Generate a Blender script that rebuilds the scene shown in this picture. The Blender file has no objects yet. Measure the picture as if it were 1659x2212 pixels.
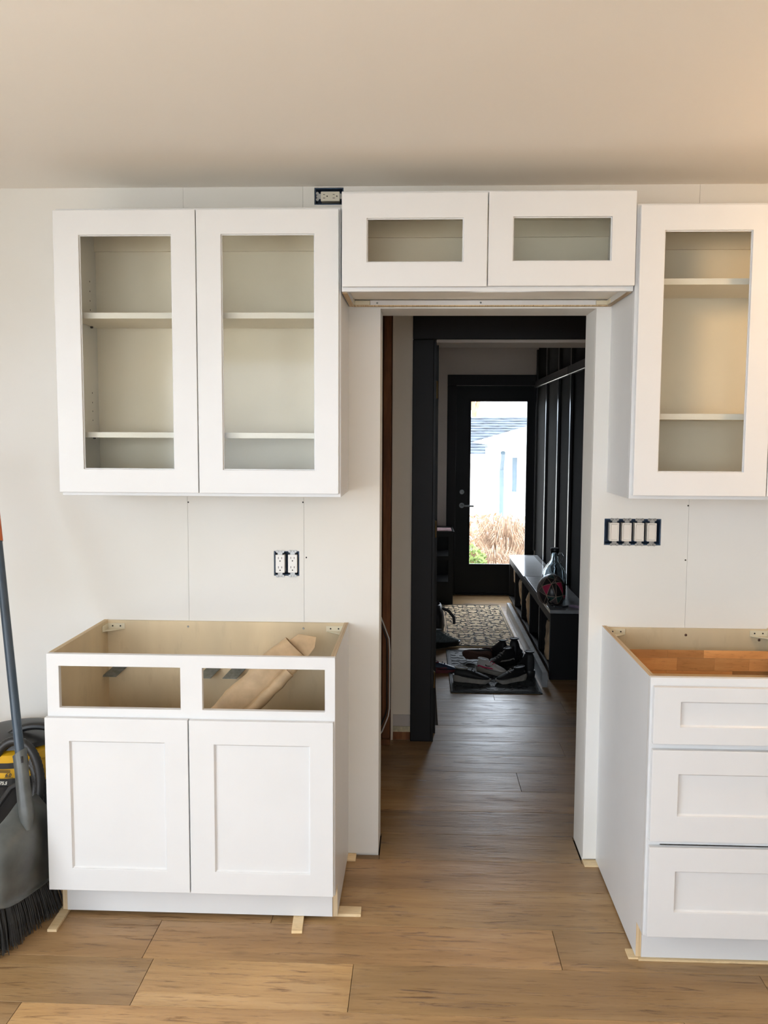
import bpy, bmesh, math, random
from mathutils import Vector, Matrix
R = math.radians
random.seed(7)
scene = bpy.context.scene
COL = scene.collection

# ------------------------------------------------------------------ camera
cam = bpy.data.cameras.new('camera'); co = bpy.data.objects.new('camera', cam); COL.objects.link(co)
F, CX, CY, CZ, YAW, PITCH, ROLL = 1920.6, 1.1714, -3.2227, 1.5899, -0.0403, -0.0881, 0.0048
fw = Vector((math.sin(YAW)*math.cos(PITCH), math.cos(YAW)*math.cos(PITCH), math.sin(PITCH)))
rt = Vector((math.cos(YAW), -math.sin(YAW), 0)); up = rt.cross(fw)
r2 = rt*math.cos(ROLL)+up*math.sin(ROLL); u2 = -rt*math.sin(ROLL)+up*math.cos(ROLL)
co.matrix_world = Matrix(((r2.x, u2.x, -fw.x, CX), (r2.y, u2.y, -fw.y, CY), (r2.z, u2.z, -fw.z, CZ), (0, 0, 0, 1)))
cam.sensor_fit = 'VERTICAL'; cam.sensor_height = 24; cam.lens = 24*F/2212
cam.clip_end = 200; cam.clip_start = 0.05
scene.camera = co

# ------------------------------------------------------------------ world, sun, lights, exposure
scene.view_settings.view_transform = 'Standard'; scene.view_settings.look = 'None'
scene.view_settings.gamma = 1; scene.view_settings.use_curve_mapping = False
scene.view_settings.exposure = 0.0
w = bpy.data.worlds.new('sky'); scene.world = w; w.use_nodes = True
wn = w.node_tree; wn.nodes.clear()
wo = wn.nodes.new('ShaderNodeOutputWorld'); wb = wn.nodes.new('ShaderNodeBackground')
tc = wn.nodes.new('ShaderNodeTexCoord'); cn = wn.nodes.new('ShaderNodeTexNoise'); cn.inputs['Scale'].default_value = 2.2; cn.inputs['Detail'].default_value = 5
cr_ = wn.nodes.new('ShaderNodeValToRGB'); cr_.color_ramp.elements[0].position = .35; cr_.color_ramp.elements[0].color = (.78, .88, 1.0, 1)
cr_.color_ramp.elements[1].position = .62; cr_.color_ramp.elements[1].color = (.98, .985, .99, 1)
wn.links.new(tc.outputs['Generated'], cn.inputs['Vector']); wn.links.new(cn.outputs[0], cr_.inputs[0]); wn.links.new(cr_.outputs[0], wb.inputs[0])
wb.inputs[1].default_value = 9.0; wn.links.new(wb.outputs[0], wo.inputs[0])

def light(name, kind, loc, rot, energy, color, size=None, size_y=None):
    l = bpy.data.lights.new(name, kind); l.energy = energy; l.color = color
    o = bpy.data.objects.new(name, l); COL.objects.link(o); o.location = loc; o.rotation_euler = rot
    if kind == 'AREA':
        l.shape = 'RECTANGLE'; l.size = size; l.size_y = size_y or size
    return o
sun = light('sun', 'SUN', (4, -4, 10), (R(42), 0, R(30)), 4.0, (1, .95, .88)); sun.data.angle = R(1)
for nm, lc, rot, sx, sy in (('window_portal', (-1.33, -2.825, 1.25), (0, R(-90), 0), 2.1, 2.15), ('window_portal', (.35, -5.24, 1.5), (R(90), 0, 0), 2.9, 1.5)):
    light(nm, 'AREA', lc, rot, 1, (1, 1, 1), sx, sy).data.cycles.is_portal = True
light('ceiling_lamp_glow', 'POINT', (2.75, -1.0, 2.18), (0, 0, 0), 17, (1.0, .64, .32)).data.shadow_soft_size = .09
pt = light('door_portal', 'AREA', (1.93, 5.60, 1.1), (R(-90), 0, 0), 1, (1, 1, 1), .62, 1.7); pt.data.cycles.is_portal = True

# ------------------------------------------------------------------ helpers
ORG = {}
def tag(o, label=None, cat=None, group=None, kind=None):
    if label: o['label'] = label
    if cat: o['category'] = cat
    if group: o['group'] = group
    if kind: o['kind'] = kind
    return o
def empty(name, loc, label=None, cat=None, group=None, kind=None):
    o = bpy.data.objects.new(name, None); COL.objects.link(o); o.location = loc; o.empty_display_size = .05
    ORG[o] = Vector(loc); return tag(o, label, cat, group, kind)
def link(name, verts, faces, mat, parent=None, origin=None, bevel=0, smooth=False, mats=None, fmi=None, seg=1):
    """verts in world coordinates"""
    if parent is not None: org = ORG[parent]
    elif origin is not None: org = Vector(origin)
    else:
        xs = [v[0] for v in verts]; ys = [v[1] for v in verts]; zs = [v[2] for v in verts]
        org = Vector(((min(xs)+max(xs))/2, (min(ys)+max(ys))/2, min(zs)))
    me = bpy.data.meshes.new(name)
    me.from_pydata([tuple(Vector(v)-org) for v in verts], [], faces); me.update()
    for m in (mats or [mat]): me.materials.append(m)
    if fmi:
        for p, i in zip(me.polygons, fmi): p.material_index = i
    bm = bmesh.new(); bm.from_mesh(me); bmesh.ops.recalc_face_normals(bm, faces=bm.faces); bm.to_mesh(me); bm.free()
    if smooth:
        for p in me.polygons: p.use_smooth = True
    o = bpy.data.objects.new(name, me); COL.objects.link(o)
    if parent is not None: o.parent = parent
    else: o.location = org
    ORG[o] = org
    if bevel:
        b = o.modifiers.new('bevel', 'BEVEL'); b.width = bevel; b.segments = seg; b.limit_method = 'ANGLE'; b.angle_limit = R(40)
    return o
class MB:
    def __init__(s): s.v = []; s.f = []; s.m = []
    def add(s, v, f, mi=0):
        n = len(s.v); s.v += [Vector(p) for p in v]; s.f += [tuple(i+n for i in q) for q in f]; s.m += [mi]*len(f); return s
    def box(s, x0, x1, y0, y1, z0, z1, mi=0, M=None):
        v = [Vector(p) for p in ((x0,y0,z0),(x1,y0,z0),(x1,y1,z0),(x0,y1,z0),(x0,y0,z1),(x1,y0,z1),(x1,y1,z1),(x0,y1,z1))]
        if M: v = [M @ p for p in v]
        return s.add(v, [(0,3,2,1),(4,5,6,7),(0,1,5,4),(1,2,6,5),(2,3,7,6),(3,0,4,7)], mi)
    def plate(s, u0, u1, v0, v1, y0, y1, holes, axis='y', mi=0):
        """slab in XZ (axis y) with rectangular holes"""
        us = sorted({u0, u1, *[c for h in holes for c in h[:2]]}); vs = sorted({v0, v1, *[c for h in holes for c in h[2:]]})
        us = [u for u in us if u0 <= u <= u1]; vs = [v for v in vs if v0 <= v <= v1]
        inh = lambda a, b: any(h[0] < a < h[1] and h[2] < b < h[3] for h in holes)
        solid = {}
        for i in range(len(us)-1):
            for j in range(len(vs)-1):
                solid[i, j] = not inh((us[i]+us[i+1])/2, (vs[j]+vs[j+1])/2)
        P = (lambda u, v, y: (u, y, v)) if axis == 'y' else (lambda u, v, y: (y, u, v))
        idx = {}; V = []; Fc = []
        def vi(i, j, k):
            if (i, j, k) not in idx: idx[i, j, k] = len(V); V.append(P(us[i], vs[j], (y0, y1)[k]))
            return idx[i, j, k]
        for (i, j), sd in solid.items():
            if not sd: continue
            Fc.append((vi(i,j,0), vi(i+1,j,0), vi(i+1,j+1,0), vi(i,j+1,0)))
            Fc.append((vi(i,j,1), vi(i,j+1,1), vi(i+1,j+1,1), vi(i+1,j,1)))
            for di, dj, a, b in ((-1,0,(i,j),(i,j+1)), (1,0,(i+1,j),(i+1,j+1)), (0,-1,(i,j),(i+1,j)), (0,1,(i,j+1),(i+1,j+1))):
                if not solid.get((i+di, j+dj), False):
                    Fc.append((vi(*a,0), vi(*b,0), vi(*b,1), vi(*a,1)))
        return s.add(V, Fc, mi)
    def tube(s, pts, r, n=8, mi=0, caps=True, taper=None):
        pts = [Vector(p) for p in pts]; V = []; Fc = []
        prev = None
        for k, p in enumerate(pts):
            d = (pts[min(k+1, len(pts)-1)]-pts[max(k-1, 0)]).normalized()
            if prev is None: a = d.orthogonal().normalized()
            else: a = (prev-d*prev.dot(d)).normalized()
            prev = a; b = d.cross(a)
            rr = r if taper is None else r*taper[k]
            for i in range(n):
                t = 2*math.pi*i/n; V.append(p+a*math.cos(t)*rr+b*math.sin(t)*rr)
        for k in range(len(pts)-1):
            for i in range(n):
                j = (i+1) % n; Fc.append((k*n+i, k*n+j, (k+1)*n+j, (k+1)*n+i))
        if caps: Fc.append(tuple(range(n-1, -1, -1))); Fc.append(tuple((len(pts)-1)*n+i for i in range(n)))
        return s.add(V, Fc, mi)
    def lathe(s, prof, c, n=24, mi=0, M=None, sx=1, sy=1):
        V = []; Fc = []
        for r, z in prof:
            for i in range(n):
                t = 2*math.pi*i/n; V.append(Vector((r*math.cos(t)*sx, r*math.sin(t)*sy, z)))
        for k in range(len(prof)-1):
            for i in range(n):
                j = (i+1) % n; Fc.append((k*n+i, k*n+j, (k+1)*n+j, (k+1)*n+i))
        Fc.append(tuple(range(n-1, -1, -1))); Fc.append(tuple((len(prof)-1)*n+i for i in range(n)))
        if M: V = [M @ v for v in V]
        return s.add([v+Vector(c) for v in V], Fc, mi)
    def build(s, name, mat, parent=None, bevel=0, smooth=False, origin=None, mats=None, seg=1, kind=None, label=None):
        o = link(name, s.v, s.f, mat, parent, origin, bevel, smooth, mats, s.m if mats else None, seg)
        if kind: o['kind'] = kind
        if label: o['label'] = label
        return o
def box(name, b, mat, parent=None, bevel=0, label=None, kind=None, seg=1):
    return MB().box(*b).build(name, mat, parent, bevel, label=label, kind=kind, seg=seg)
def autosmooth(o, ang=35):
    for p in o.data.polygons: p.use_smooth = True
    o.data.set_sharp_from_angle(angle=R(ang)); return o
def text_mesh(body, size, loc, mat, parent, name='lettering', rot=(R(90), 0, 0), shear=0, bold=0.0):
    cu = bpy.data.curves.new('t', 'FONT'); cu.body = body; cu.size = size; cu.shear = shear; cu.extrude = size*.03; cu.offset = bold
    cu.align_x = 'LEFT'
    t = bpy.data.objects.new('t', cu); COL.objects.link(t)
    t.rotation_euler = rot; t.location = loc
    bpy.context.view_layer.update()
    me = bpy.data.meshes.new_from_object(t.evaluated_get(bpy.context.evaluated_depsgraph_get()))
    mw = t.matrix_world.copy()
    vs = [mw @ v.co for v in me.vertices]; fs = [tuple(p.vertices) for p in me.polygons]
    bpy.data.objects.remove(t); bpy.data.curves.remove(cu); bpy.data.meshes.remove(me)
    return link(name, vs, fs, mat, parent)

# ------------------------------------------------------------------ materials
class NT:
    def __init__(s, name):
        s.m = bpy.data.materials.new(name); s.m.use_nodes = True; s.t = s.m.node_tree; s.t.nodes.clear()
        s.o = s.n('OutputMaterial'); s.b = s.n('BsdfPrincipled'); s.l(s.b.outputs[0], s.o.inputs[0])
    def n(s, k, **kw):
        nd = s.t.nodes.new('ShaderNode'+k)
        for a, v in kw.items():
            if isinstance(v, tuple) and a in ('op',): pass
            setattr(nd, a, v)
        return nd
    def l(s, a, b): s.t.links.new(a, b)
    def pos(s, scale=(1, 1, 1), rand=0, obj=False):
        if obj: src = s.n('TexCoord').outputs['Object']
        else: src = s.n('NewGeometry').outputs['Position']
        if rand:
            oi = s.n('ObjectInfo'); m = s.n('VectorMath', operation='SCALE'); cb = s.n('CombineXYZ')
            s.l(oi.outputs['Random'], cb.inputs[0]); s.l(oi.outputs['Random'], cb.inputs[1]); s.l(oi.outputs['Random'], cb.inputs[2])
            m.inputs['Scale'].default_value = rand; s.l(cb.outputs[0], m.inputs[0])
            a = s.n('VectorMath', operation='ADD'); s.l(src, a.inputs[0]); s.l(m.outputs[0], a.inputs[1]); src = a.outputs[0]
        mp = s.n('Mapping'); mp.inputs['Scale'].default_value = scale; s.l(src, mp.inputs[0]); return mp.outputs[0]
    def noise(s, vec, scale, detail=4, rough=.5, dist=0):
        n = s.n('TexNoise'); n.inputs['Scale'].default_value = scale; n.inputs['Detail'].default_value = detail
        n.inputs['Roughness'].default_value = rough; n.inputs['Distortion'].default_value = dist
        s.l(vec, n.inputs['Vector']); return n.outputs[0]
    def ramp(s, fac, stops):
        r = s.n('ValToRGB'); e = r.color_ramp.elements
        while len(e) < len(stops): e.new(.5)
        for el, (p, c) in zip(e, stops): el.position = p; el.color = (*c, 1) if len(c) == 3 else c
        s.l(fac, r.inputs[0]); return r.outputs[0]
    def mix(s, a, b, f, mode='MIX'):
        m = s.n('Mix', data_type='RGBA', blend_type=mode)
        for i, x in ((0, f), (6, a), (7, b)):
            if hasattr(x, 'links') or hasattr(x, 'is_linked'): s.l(x, m.inputs[i])
            elif i == 0: m.inputs[0].default_value = x
            else: m.inputs[i].default_value = (*x, 1)
        return m.outputs[2]
    def bump(s, h, st=.1, dist=.01):
        b = s.n('Bump'); b.inputs['Strength'].default_value = st; b.inputs['Distance'].default_value = dist
        s.l(h, b.inputs['Height']); s.l(b.outputs[0], s.b.inputs['Normal'])
def sr(r, g, b):
    f = lambda c: (c/255/12.92) if c/255 <= .04045 else ((c/255+.055)/1.055)**2.4
    return (f(r), f(g), f(b))
def simple(name, col, rough=.5, metal=0, var=.06, scale=6, bump=0, bscale=60, spec=.5, stretch=(1, 1, 1), coat=0):
    t = NT(name); v = t.pos(stretch)
    n = t.noise(v, scale, 4, .55)
    lo = tuple(c*(1-var) for c in col); hi = tuple(min(1, c*(1+var)) for c in col)
    t.l(t.ramp(n, [(.35, lo), (.65, hi)]), t.b.inputs['Base Color'])
    t.b.inputs['Roughness'].default_value = rough; t.b.inputs['Metallic'].default_value = metal
    t.b.inputs['Specular IOR Level'].default_value = spec
    if coat: t.b.inputs['Coat Weight'].default_value = coat; t.b.inputs['Coat Roughness'].default_value = .1
    if bump: t.bump(t.noise(v, bscale, 3), bump, .002)
    return t.m
def glass(name, tint=(1, 1, 1), refl=1.0, ior=1.5, rough=.01):
    t = NT(name); t.t.nodes.remove(t.b)
    tr = t.n('BsdfTransparent'); tr.inputs[0].default_value = (*tint, 1)
    gl = t.n('BsdfGlossy'); gl.inputs['Roughness'].default_value = rough; gl.inputs[0].default_value = (refl, refl, refl, 1)
    fr = t.n('Fresnel'); fr.inputs[0].default_value = ior
    gm = t.n('NewGeometry'); iv = t.n('Math', operation='SUBTRACT'); iv.inputs[0].default_value = 1; t.l(gm.outputs['Backfacing'], iv.inputs[1])
    ml = t.n('Math', operation='MULTIPLY'); t.l(fr.outputs[0], ml.inputs[0]); t.l(iv.outputs[0], ml.inputs[1])
    mx = t.n('MixShader'); t.l(ml.outputs[0], mx.inputs[0]); t.l(tr.outputs[0], mx.inputs[1]); t.l(gl.outputs[0], mx.inputs[2])
    t.l(mx.outputs[0], t.o.inputs[0]); return t.m
def wood(name, c1, c2, c3, rough=.45, along=0, rand=11, stretch=9, scale=3.0, usecolor=False, cracks=False, bump=.12, spec=.5, fine=.55, sc=None):
    t = NT(name)
    if sc is None: sc = [stretch]*3; sc[along] = 1.0
    v = t.pos(tuple(sc), rand)
    n1 = t.noise(v, scale, 8, .6, .5)
    base = t.ramp(n1, [(.28, c1), (.5, c2), (.72, c3)])
    n2 = t.noise(v, scale*7, 4, .6, .2)
    base = t.mix(base, t.mix(base, (.3, .22, .15), 1.0, 'MULTIPLY'), t.ramp(n2, [(.56, (0, 0, 0)), (.8, (fine, fine, fine))]))
    sc2 = [2.2]*3; sc2[along] = .7
    n4 = t.noise(t.pos(tuple(sc2), rand), 1.6, 3, .5)
    base = t.mix(base, t.ramp(n4, [(.3, (.80, .80, .82)), (.7, (1.12, 1.08, 1.04))]), 1.0, 'MULTIPLY')
    h = n2
    if cracks:
        sc3 = [34.0]*3; sc3[along] = 3.6
        n3 = t.noise(t.pos(tuple(sc3), rand*1.7), 1.4, 7, .66, .9)
        cr = t.ramp(n3, [(.58, (0, 0, 0)), (.64, (.5, .5, .5)), (.71, (1, 1, 1))])
        base = t.mix(base, t.mix(base, (.38, .30, .24), 1.0, 'MULTIPLY'), cr)
        kn = t.n('TexVoronoi'); kn.inputs['Scale'].default_value = 1.0; sc4 = [3.4]*3; sc4[along] = 1.5
        t.l(t.pos(tuple(sc4), rand*2.3), kn.inputs['Vector'])
        base = t.mix(base, (.045, .028, .018), t.ramp(kn.outputs['Distance'], [(.035, (.8, .8, .8)), (.085, (0, 0, 0))]))
        mt = t.n('Math', operation='MULTIPLY_ADD'); t.l(cr, mt.inputs[0]); mt.inputs[1].default_value = -1.2; t.l(n2, mt.inputs[2]); h = mt.outputs[0]
        rr = t.ramp(n1, [(.3, (rough+.08,)*3), (.7, (rough-.06,)*3)]); t.l(rr, t.b.inputs['Roughness'])
    else: t.b.inputs['Roughness'].default_value = rough
    oi = t.n('ObjectInfo')
    base = t.mix(base, t.ramp(oi.outputs['Random'], [(0, (.86, .86, .88)), (1, (1.1, 1.07, 1.03))]), 1.0, 'MULTIPLY')
    if usecolor: base = t.mix(base, oi.outputs['Color'], 1.0, 'MULTIPLY')
    t.l(base, t.b.inputs['Base Color']); t.b.inputs['Specular IOR Level'].default_value = spec
    t.bump(h, bump, .003); return t.m

def plaster(name, col, col2, sc=1.3, rough=.8):
    t = NT(name); v = t.pos()
    t.l(t.ramp(t.noise(v, sc, 3, .45), [(.35, col), (.62, col2)]), t.b.inputs['Base Color'])
    t.b.inputs['Roughness'].default_value = rough; t.b.inputs['Specular IOR Level'].default_value = .25
    t.bump(t.noise(v, 180, 3), .05, .001); return t.m
M = {}
M['wall'] = plaster('primed_drywall', (.735, .715, .665), (.77, .76, .73))
M['ceil'] = plaster('ceiling_paint', (.90, .86, .80), (.91, .87, .815), .8)
M['white'] = simple('white_cabinet_lacquer', (.70, .705, .708), .32, var=.012, bump=.02, bscale=300, spec=.45)
M['inner'] = simple('cabinet_interior_laminate', (.86, .81, .72), .45, var=.03, scale=3)
M['ply'] = wood('birch_plywood', (.60, .50, .33), (.64, .54, .36), (.67, .58, .40), .5, 2, 3, 3, 1.2, bump=.02, fine=.18)
M['plyedge'] = wood('plywood_edge_layers', (.34, .22, .11), (.62, .48, .29), (.74, .62, .42), .6, 1, 3, 90, 1.6, bump=.03, sc=[160, 1.5, 2.5])
M['shim'] = wood('pine_shim', (.66, .50, .27), (.75, .60, .36), (.80, .67, .44), .6, 0, 9, 5, 4, bump=.08)
M['stave'] = wood('finger_jointed_birch', (.42, .21, .075), (.52, .28, .11), (.60, .35, .15), .45, 0, 17, 6, 5, usecolor=True, bump=.04)
M['floor'] = wood('oak_floor_plank', (.30, .185, .082), (.40, .258, .120), (.48, .325, .165), .36, 0, 13, 9, 1.6, usecolor=True, cracks=True, bump=.35, spec=.5, fine=.8)
M['stud'] = wood('old_pine_stud', (.10, .035, .012), (.20, .075, .025), (.28, .12, .045), .7, 2, 5, 9, 3, bump=.2)
M['sub'] = simple('subfloor', (.05, .035, .025), .9)
M['black'] = simple('satin_black_paint', (.0045, .004, .0033), .42, var=.1, spec=.22)
M['casing'] = simple('charcoal_trim_paint', (.0085, .0075, .0082), .5, var=.08, spec=.25)
M['blackgloss'] = simple('semi_gloss_black_paint', (.02, .018, .016), .32, var=.1)
M['blackflat'] = simple('matt_black_board', (.0045, .004, .0033), .9, var=.15, spec=.06)
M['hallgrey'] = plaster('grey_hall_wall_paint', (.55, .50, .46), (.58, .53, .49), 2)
M['beige'] = plaster('beige_hall_wall_paint', (.80, .72, .60), (.84, .76, .64), 2)
M['whitetrim'] = simple('aged_cream_trim', (.62, .54, .36), .6, var=.25, scale=30)
M['glass'] = glass('cabinet_glass', (.98, .975, .94), .38, rough=.07)
M['doorglass'] = glass('door_glass', (.96, .98, 1.0), .8)
M['plastic'] = simple('white_plastic', (.80, .79, .76), .3, var=.01)
M['almond'] = simple('almond_plastic', (.66, .62, .52), .35, var=.01)
M['switchp'] = simple('warm_white_plastic', (.74, .69, .62), .3, var=.01)
M['blue'] = simple('blue_electrical_box', (.035, .07, .13), .35, var=.3, scale=40)
M['dark'] = simple('dark_recess', (.008, .007, .008), .6)
M['steel'] = simple('galvanised_steel', (.33, .33, .32), .42, 1, var=.15, scale=60)
M['greysteel'] = simple('grey_bracket_metal', (.20, .22, .22), .4, .6, var=.2, scale=60)
M['brace'] = simple('ivory_brace_plastic', (.66, .60, .45), .4, var=.03)
M['kraft'] = simple('kraft_paper', (.58, .41, .24), .6, var=.14, scale=14, bump=.25, bscale=45)
M['tape'] = glass('clear_packing_film', (.95, .93, .9), .35, 1.5, .2)
M['brass'] = simple('brass', (.55, .40, .18), .3, 1)
M['chrome'] = simple('chrome', (.75, .75, .76), .12, 1)
M['broomhandle'] = simple('slate_blue_handle', (.032, .052, .075), .35, var=.15)
M['orange'] = simple('orange_grip', (.50, .11, .02), .45)
M['dustpan'] = simple('grey_dustpan_plastic', (.085, .092, .088), .38, var=.3, scale=9, bump=.1, bscale=50)
M['bristle'] = simple('black_bristles', (.018, .019, .019), .6, var=.3, scale=40)
M['yellow'] = simple('yellow_plastic', (.66, .36, .012), .35, var=.06)
M['tank'] = simple('black_plastic', (.014, .014, .014), .4, var=.2)
M['hose'] = simple('ribbed_black_hose', (.022, .021, .020), .42, var=.2)
M['label'] = simple('white_print', (.7, .68, .6), .5, var=.02)
M['rug_tan'] = simple('tan_mat', (.92, .72, .47), .8, var=.10, scale=40, bump=.3, bscale=200)
M['rug_relief'] = simple('mat_relief_brown', (.055, .042, .030), .7)
M['rug_dark'] = simple('charcoal_mat', (.055, .06, .06), .6, var=.25, scale=30, bump=.3, bscale=200)
M['rug_dark2'] = simple('charcoal_mat_relief', (.016, .017, .018), .55)
M['sheet'] = simple('glossy_paper', (.80, .84, .88), .14, var=.02)
M['benchtop'] = simple('bench_top_finish', (.30, .31, .32), .25, var=.1, scale=20)
M['shoeblack'] = simple('black_shoe_fabric', (.012, .012, .013), .6, var=.2, scale=40, bump=.2, bscale=200)
M['shoegrey'] = simple('grey_shoe_rubber', (.30, .28, .25), .55, var=.12, scale=30)
M['shoewhite'] = simple('white_shoe_mesh', (.58, .56, .54), .6, var=.05)
M['pink'] = simple('pink_accent', (.50, .035, .10), .5)
M['navy'] = simple('navy_fabric', (.02, .045, .10), .5)
M['maroon'] = simple('maroon_fabric', (.16, .02, .025), .55)
M['brownrub'] = simple('brown_sole', (.10, .05, .035), .6)
M['fleece'] = simple('grey_blue_fleece', (.17, .21, .23), .9, var=.3, scale=90, bump=.8, bscale=160)
M['bag'] = simple('dark_nylon', (.016, .016, .019), .5, var=.2)
M['lilac'] = simple('lilac_plastic', (.36, .28, .40), .4)
M['helmetline'] = simple('gold_line_print', (.42, .33, .25), .5)
M['teal'] = simple('dark_teal_print', (.02, .06, .05), .5)
M['helmblack'] = simple('helmet_black', (.02, .015, .015), .35)
M['helmgrey'] = simple('helmet_taupe', (.12, .09, .085), .4)
M['clear'] = None
t = NT('clear_jug_glass'); t.b.inputs['Transmission Weight'].default_value = 1; t.b.inputs['Roughness'].default_value = .02
t.b.inputs['IOR'].default_value = 1.45; t.b.inputs['Base Color'].default_value = (.82, .92, .97, 1); M['clear'] = t.m
# outdoors
M['roof'] = simple('blue_grey_shingle', (.050, .064, .082), .8, var=.6, scale=2.6, stretch=(1, 1, 8))
M['siding'] = simple('white_siding', (.80, .80, .78), .6, var=.02)
M['ground'] = simple('pale_gravel_ground', (.60, .55, .48), .9, var=.15, scale=3)
M['snowroof'] = simple('pale_roof', (.68, .70, .72), .8, var=.05)
M['winglass'] = simple('outdoor_window_pane', (.10, .15, .20), .2)
M['grassdry'] = simple('dry_ornamental_grass', (.27, .18, .12), .8, var=.35, scale=10)
M['leafrust'] = simple('rust_coloured_leaves', (.22, .11, .05), .8, var=.4, scale=14)
M['green'] = simple('green_shrub_leaves', (.12, .17, .035), .7, var=.3, scale=12)
M['bark'] = simple('bark', (.26, .17, .10), .9, var=.2)
M['pot'] = simple('blue_glazed_pot', (.10, .20, .32), .3)

# ------------------------------------------------------------------ setting: floor with planks
WX0, WX1, WY0 = -1.3, 3.6, -5.2
fl = MB(); fl.box(WX0, WX1, WY0, .19, -.06, -.013); fl.box(-.6, 2.5, .19, 5.6, -.06, -.013)
floor = fl.build('floor', M['sub'], origin=(1, 0, -.06)); tag(floor, 'wide oak plank floor running from kitchen into dark hall', kind='structure')
edges = [-.907, -.684, -.472, -.233, -.020, .200, .423, .644, .864, 1.083, 1.290, 1.534, 1.761, 2.011]
lo = [-.907]
while lo[-1] > WY0+.2: lo.append(lo[-1]-.2235)
hi = [2.011]
while hi[-1] < 5.5: hi.append(hi[-1]+.229)
ROW = sorted(lo[1:])+edges+hi[1:]
ROW[-1] = 5.60
known = {-.907: [.376, .984], -.684: [.34, 1.608], -.472: [.698, 2.55], .644: [1.636], 1.083: [1.903], 1.534: [1.272], 2.011: [1.63], -1.1305: [.07, 1.9], 1.761: [2.02], -.233: [.52, 2.1], -.020: [], .200: [.35], .423: [.62], .864: [.18], 1.290: []}
rp = random.Random(5)
for a, b in zip(ROW[:-1], ROW[1:]):
    if b <= -.0: x0, x1 = WX0, WX1
    elif a < 0: x0, x1 = 1.03, 1.785
    elif a < .19: x0, x1 = -.6, 2.3
    elif a < 1.3: x0, x1 = -.6, 2.3
    elif a < 1.5: x0, x1 = 1.0, 2.3
    else: x0, x1 = 1.28, 2.3
    if abs(a+.02) < .01: x0, x1 = 1.03, 1.785
    if abs(a+.02) < .01:
        for e0_, e1_ in ((WX0, 1.03), (1.785, WX1)): box('plank', (e0_+.001, e1_-.001, a+.0006, .0115, -.013, 0), M['floor'], floor)
    ks = next((v for k, v in known.items() if abs(k-a) < .02), None)
    if ks is None: ks = [x0+rp.uniform(.3, 1.5)]
    seams = [k for k in ks if x0 < k < x1]
    while b < -.1 and seams and seams[-1]+1.5 < x1-.2: seams.append(seams[-1]+rp.uniform(1.1, 1.5))
    while b < -.1 and seams and seams[0]-1.3 > x0+.2: seams.insert(0, seams[0]-rp.uniform(1.0, 1.3))
    xs = [x0]+seams+[x1]
    for k in range(len(xs)-1):
        g = .0008
        o = box('plank', (xs[k]+g, xs[k+1]-g, a+g, b-g, -.013, 0), M['floor'], floor, bevel=.0006)
        v = rp.uniform(.95, 1.05); o.color = (v, v*rp.uniform(.97, 1.0), v*rp.uniform(.94, 1.0), 1)
        if abs(a+.907) < .01 and k == 1+seams.index(.376): o.color = (1.42, 1.40, 1.30, 1); o['label'] = 'short pale oak plank'
        if abs(a+1.1305) < .02 and xs[k] >= .07-.01 and xs[k] < .1: o.color = (1.22, 1.2, 1.15, 1); o['label'] = 'pale oak plank'

# ------------------------------------------------------------------ setting: walls and ceiling
CE = 2.459
DL, DR, DZ, WT = 1.0255, 1.790, 2.034, .196
HOL = {'low': (.637, .731, 1.066, 1.158), 'sw': (1.838, 2.041, 1.192, 1.288), 'top': (.789, .893, 2.396, 2.4555)}
holes = [(DL, DR, -1, DZ), HOL['low'], HOL['sw'], HOL['top']]
wall = MB().plate(WX0, WX1, 0, CE, .0125, WT, holes).build('wall_back', M['wall'], origin=(1.2, .1, 0))
tag(wall, 'pale primed drywall wall behind the cabinets with a doorway cut through', kind='structure')
cuts = [WX0, .3195, .748, DL+.11, 2.137, WX1]
for a, b in ((WX0, .3195), (.3195, .748), (.748, DL), (DR, 2.137), (2.137, WX1)):
    hs_ = [h for h in holes[1:]]
    MB().plate(a+.0004, b-.0004 if b != DL else b, .012, CE, 0, .0125, hs_).build('drywall_panel', M['wall'], wall)
MB().plate(DL, DR, DZ, CE, 0, .0125, []).build('drywall_panel', M['wall'], wall)
# screw dimples beside the joints
dm = MB()
for x, z in ((.322, 1.335), (.745, 1.338), (2.134, 1.337), (.757, 1.135), (2.131, 1.14)):
    dm.lathe([(.0001, 0), (.003, 0), (.003, .0006), (.0001, .0006)], (x, 0, z), 8, M=Matrix.Rotation(R(90), 4, 'X'))
dm.build('screw_dimples', M['dark'], wall, kind='stuff')
ce = MB().box(WX0, WX1, WY0, .0, CE, CE+.1).build('ceiling', M['ceil'], origin=(1, -2, CE)); tag(ce, 'smooth pale painted kitchen ceiling', kind='structure')
o = MB().box(-.6, 2.5, 0, 1.53, CE, CE+.1).build('ceiling', M['hallgrey']); tag(o, 'hall ceiling beyond the doorway', kind='structure')
o = MB().box(1.2, 2.5, 1.53, 5.6, 2.43, 2.53).build('ceiling', M['hallgrey']); tag(o, 'grey ceiling of the far entry room', kind='structure')
wl = MB().plate(WY0, .196, 0, CE, WX0-.1, WX0, [(-3.85, -1.8, .25, 2.25)], axis='x').build('wall_left', M['wall']); tag(wl, 'left kitchen wall with a window opening', kind='structure')
wf = MB().plate(WX0, WX1, 0, CE, WY0-.1, WY0, [(-1.05, 1.65, .85, 2.20)]).build('wall_front', M['wall']); tag(wf, 'kitchen wall behind the viewer with a wide window opening', kind='structure')
wr = MB().box(WX1, WX1+.1, WY0, .196, 0, CE).build('wall_right', M['wall']); tag(wr, 'right kitchen wall', kind='structure')
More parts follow.
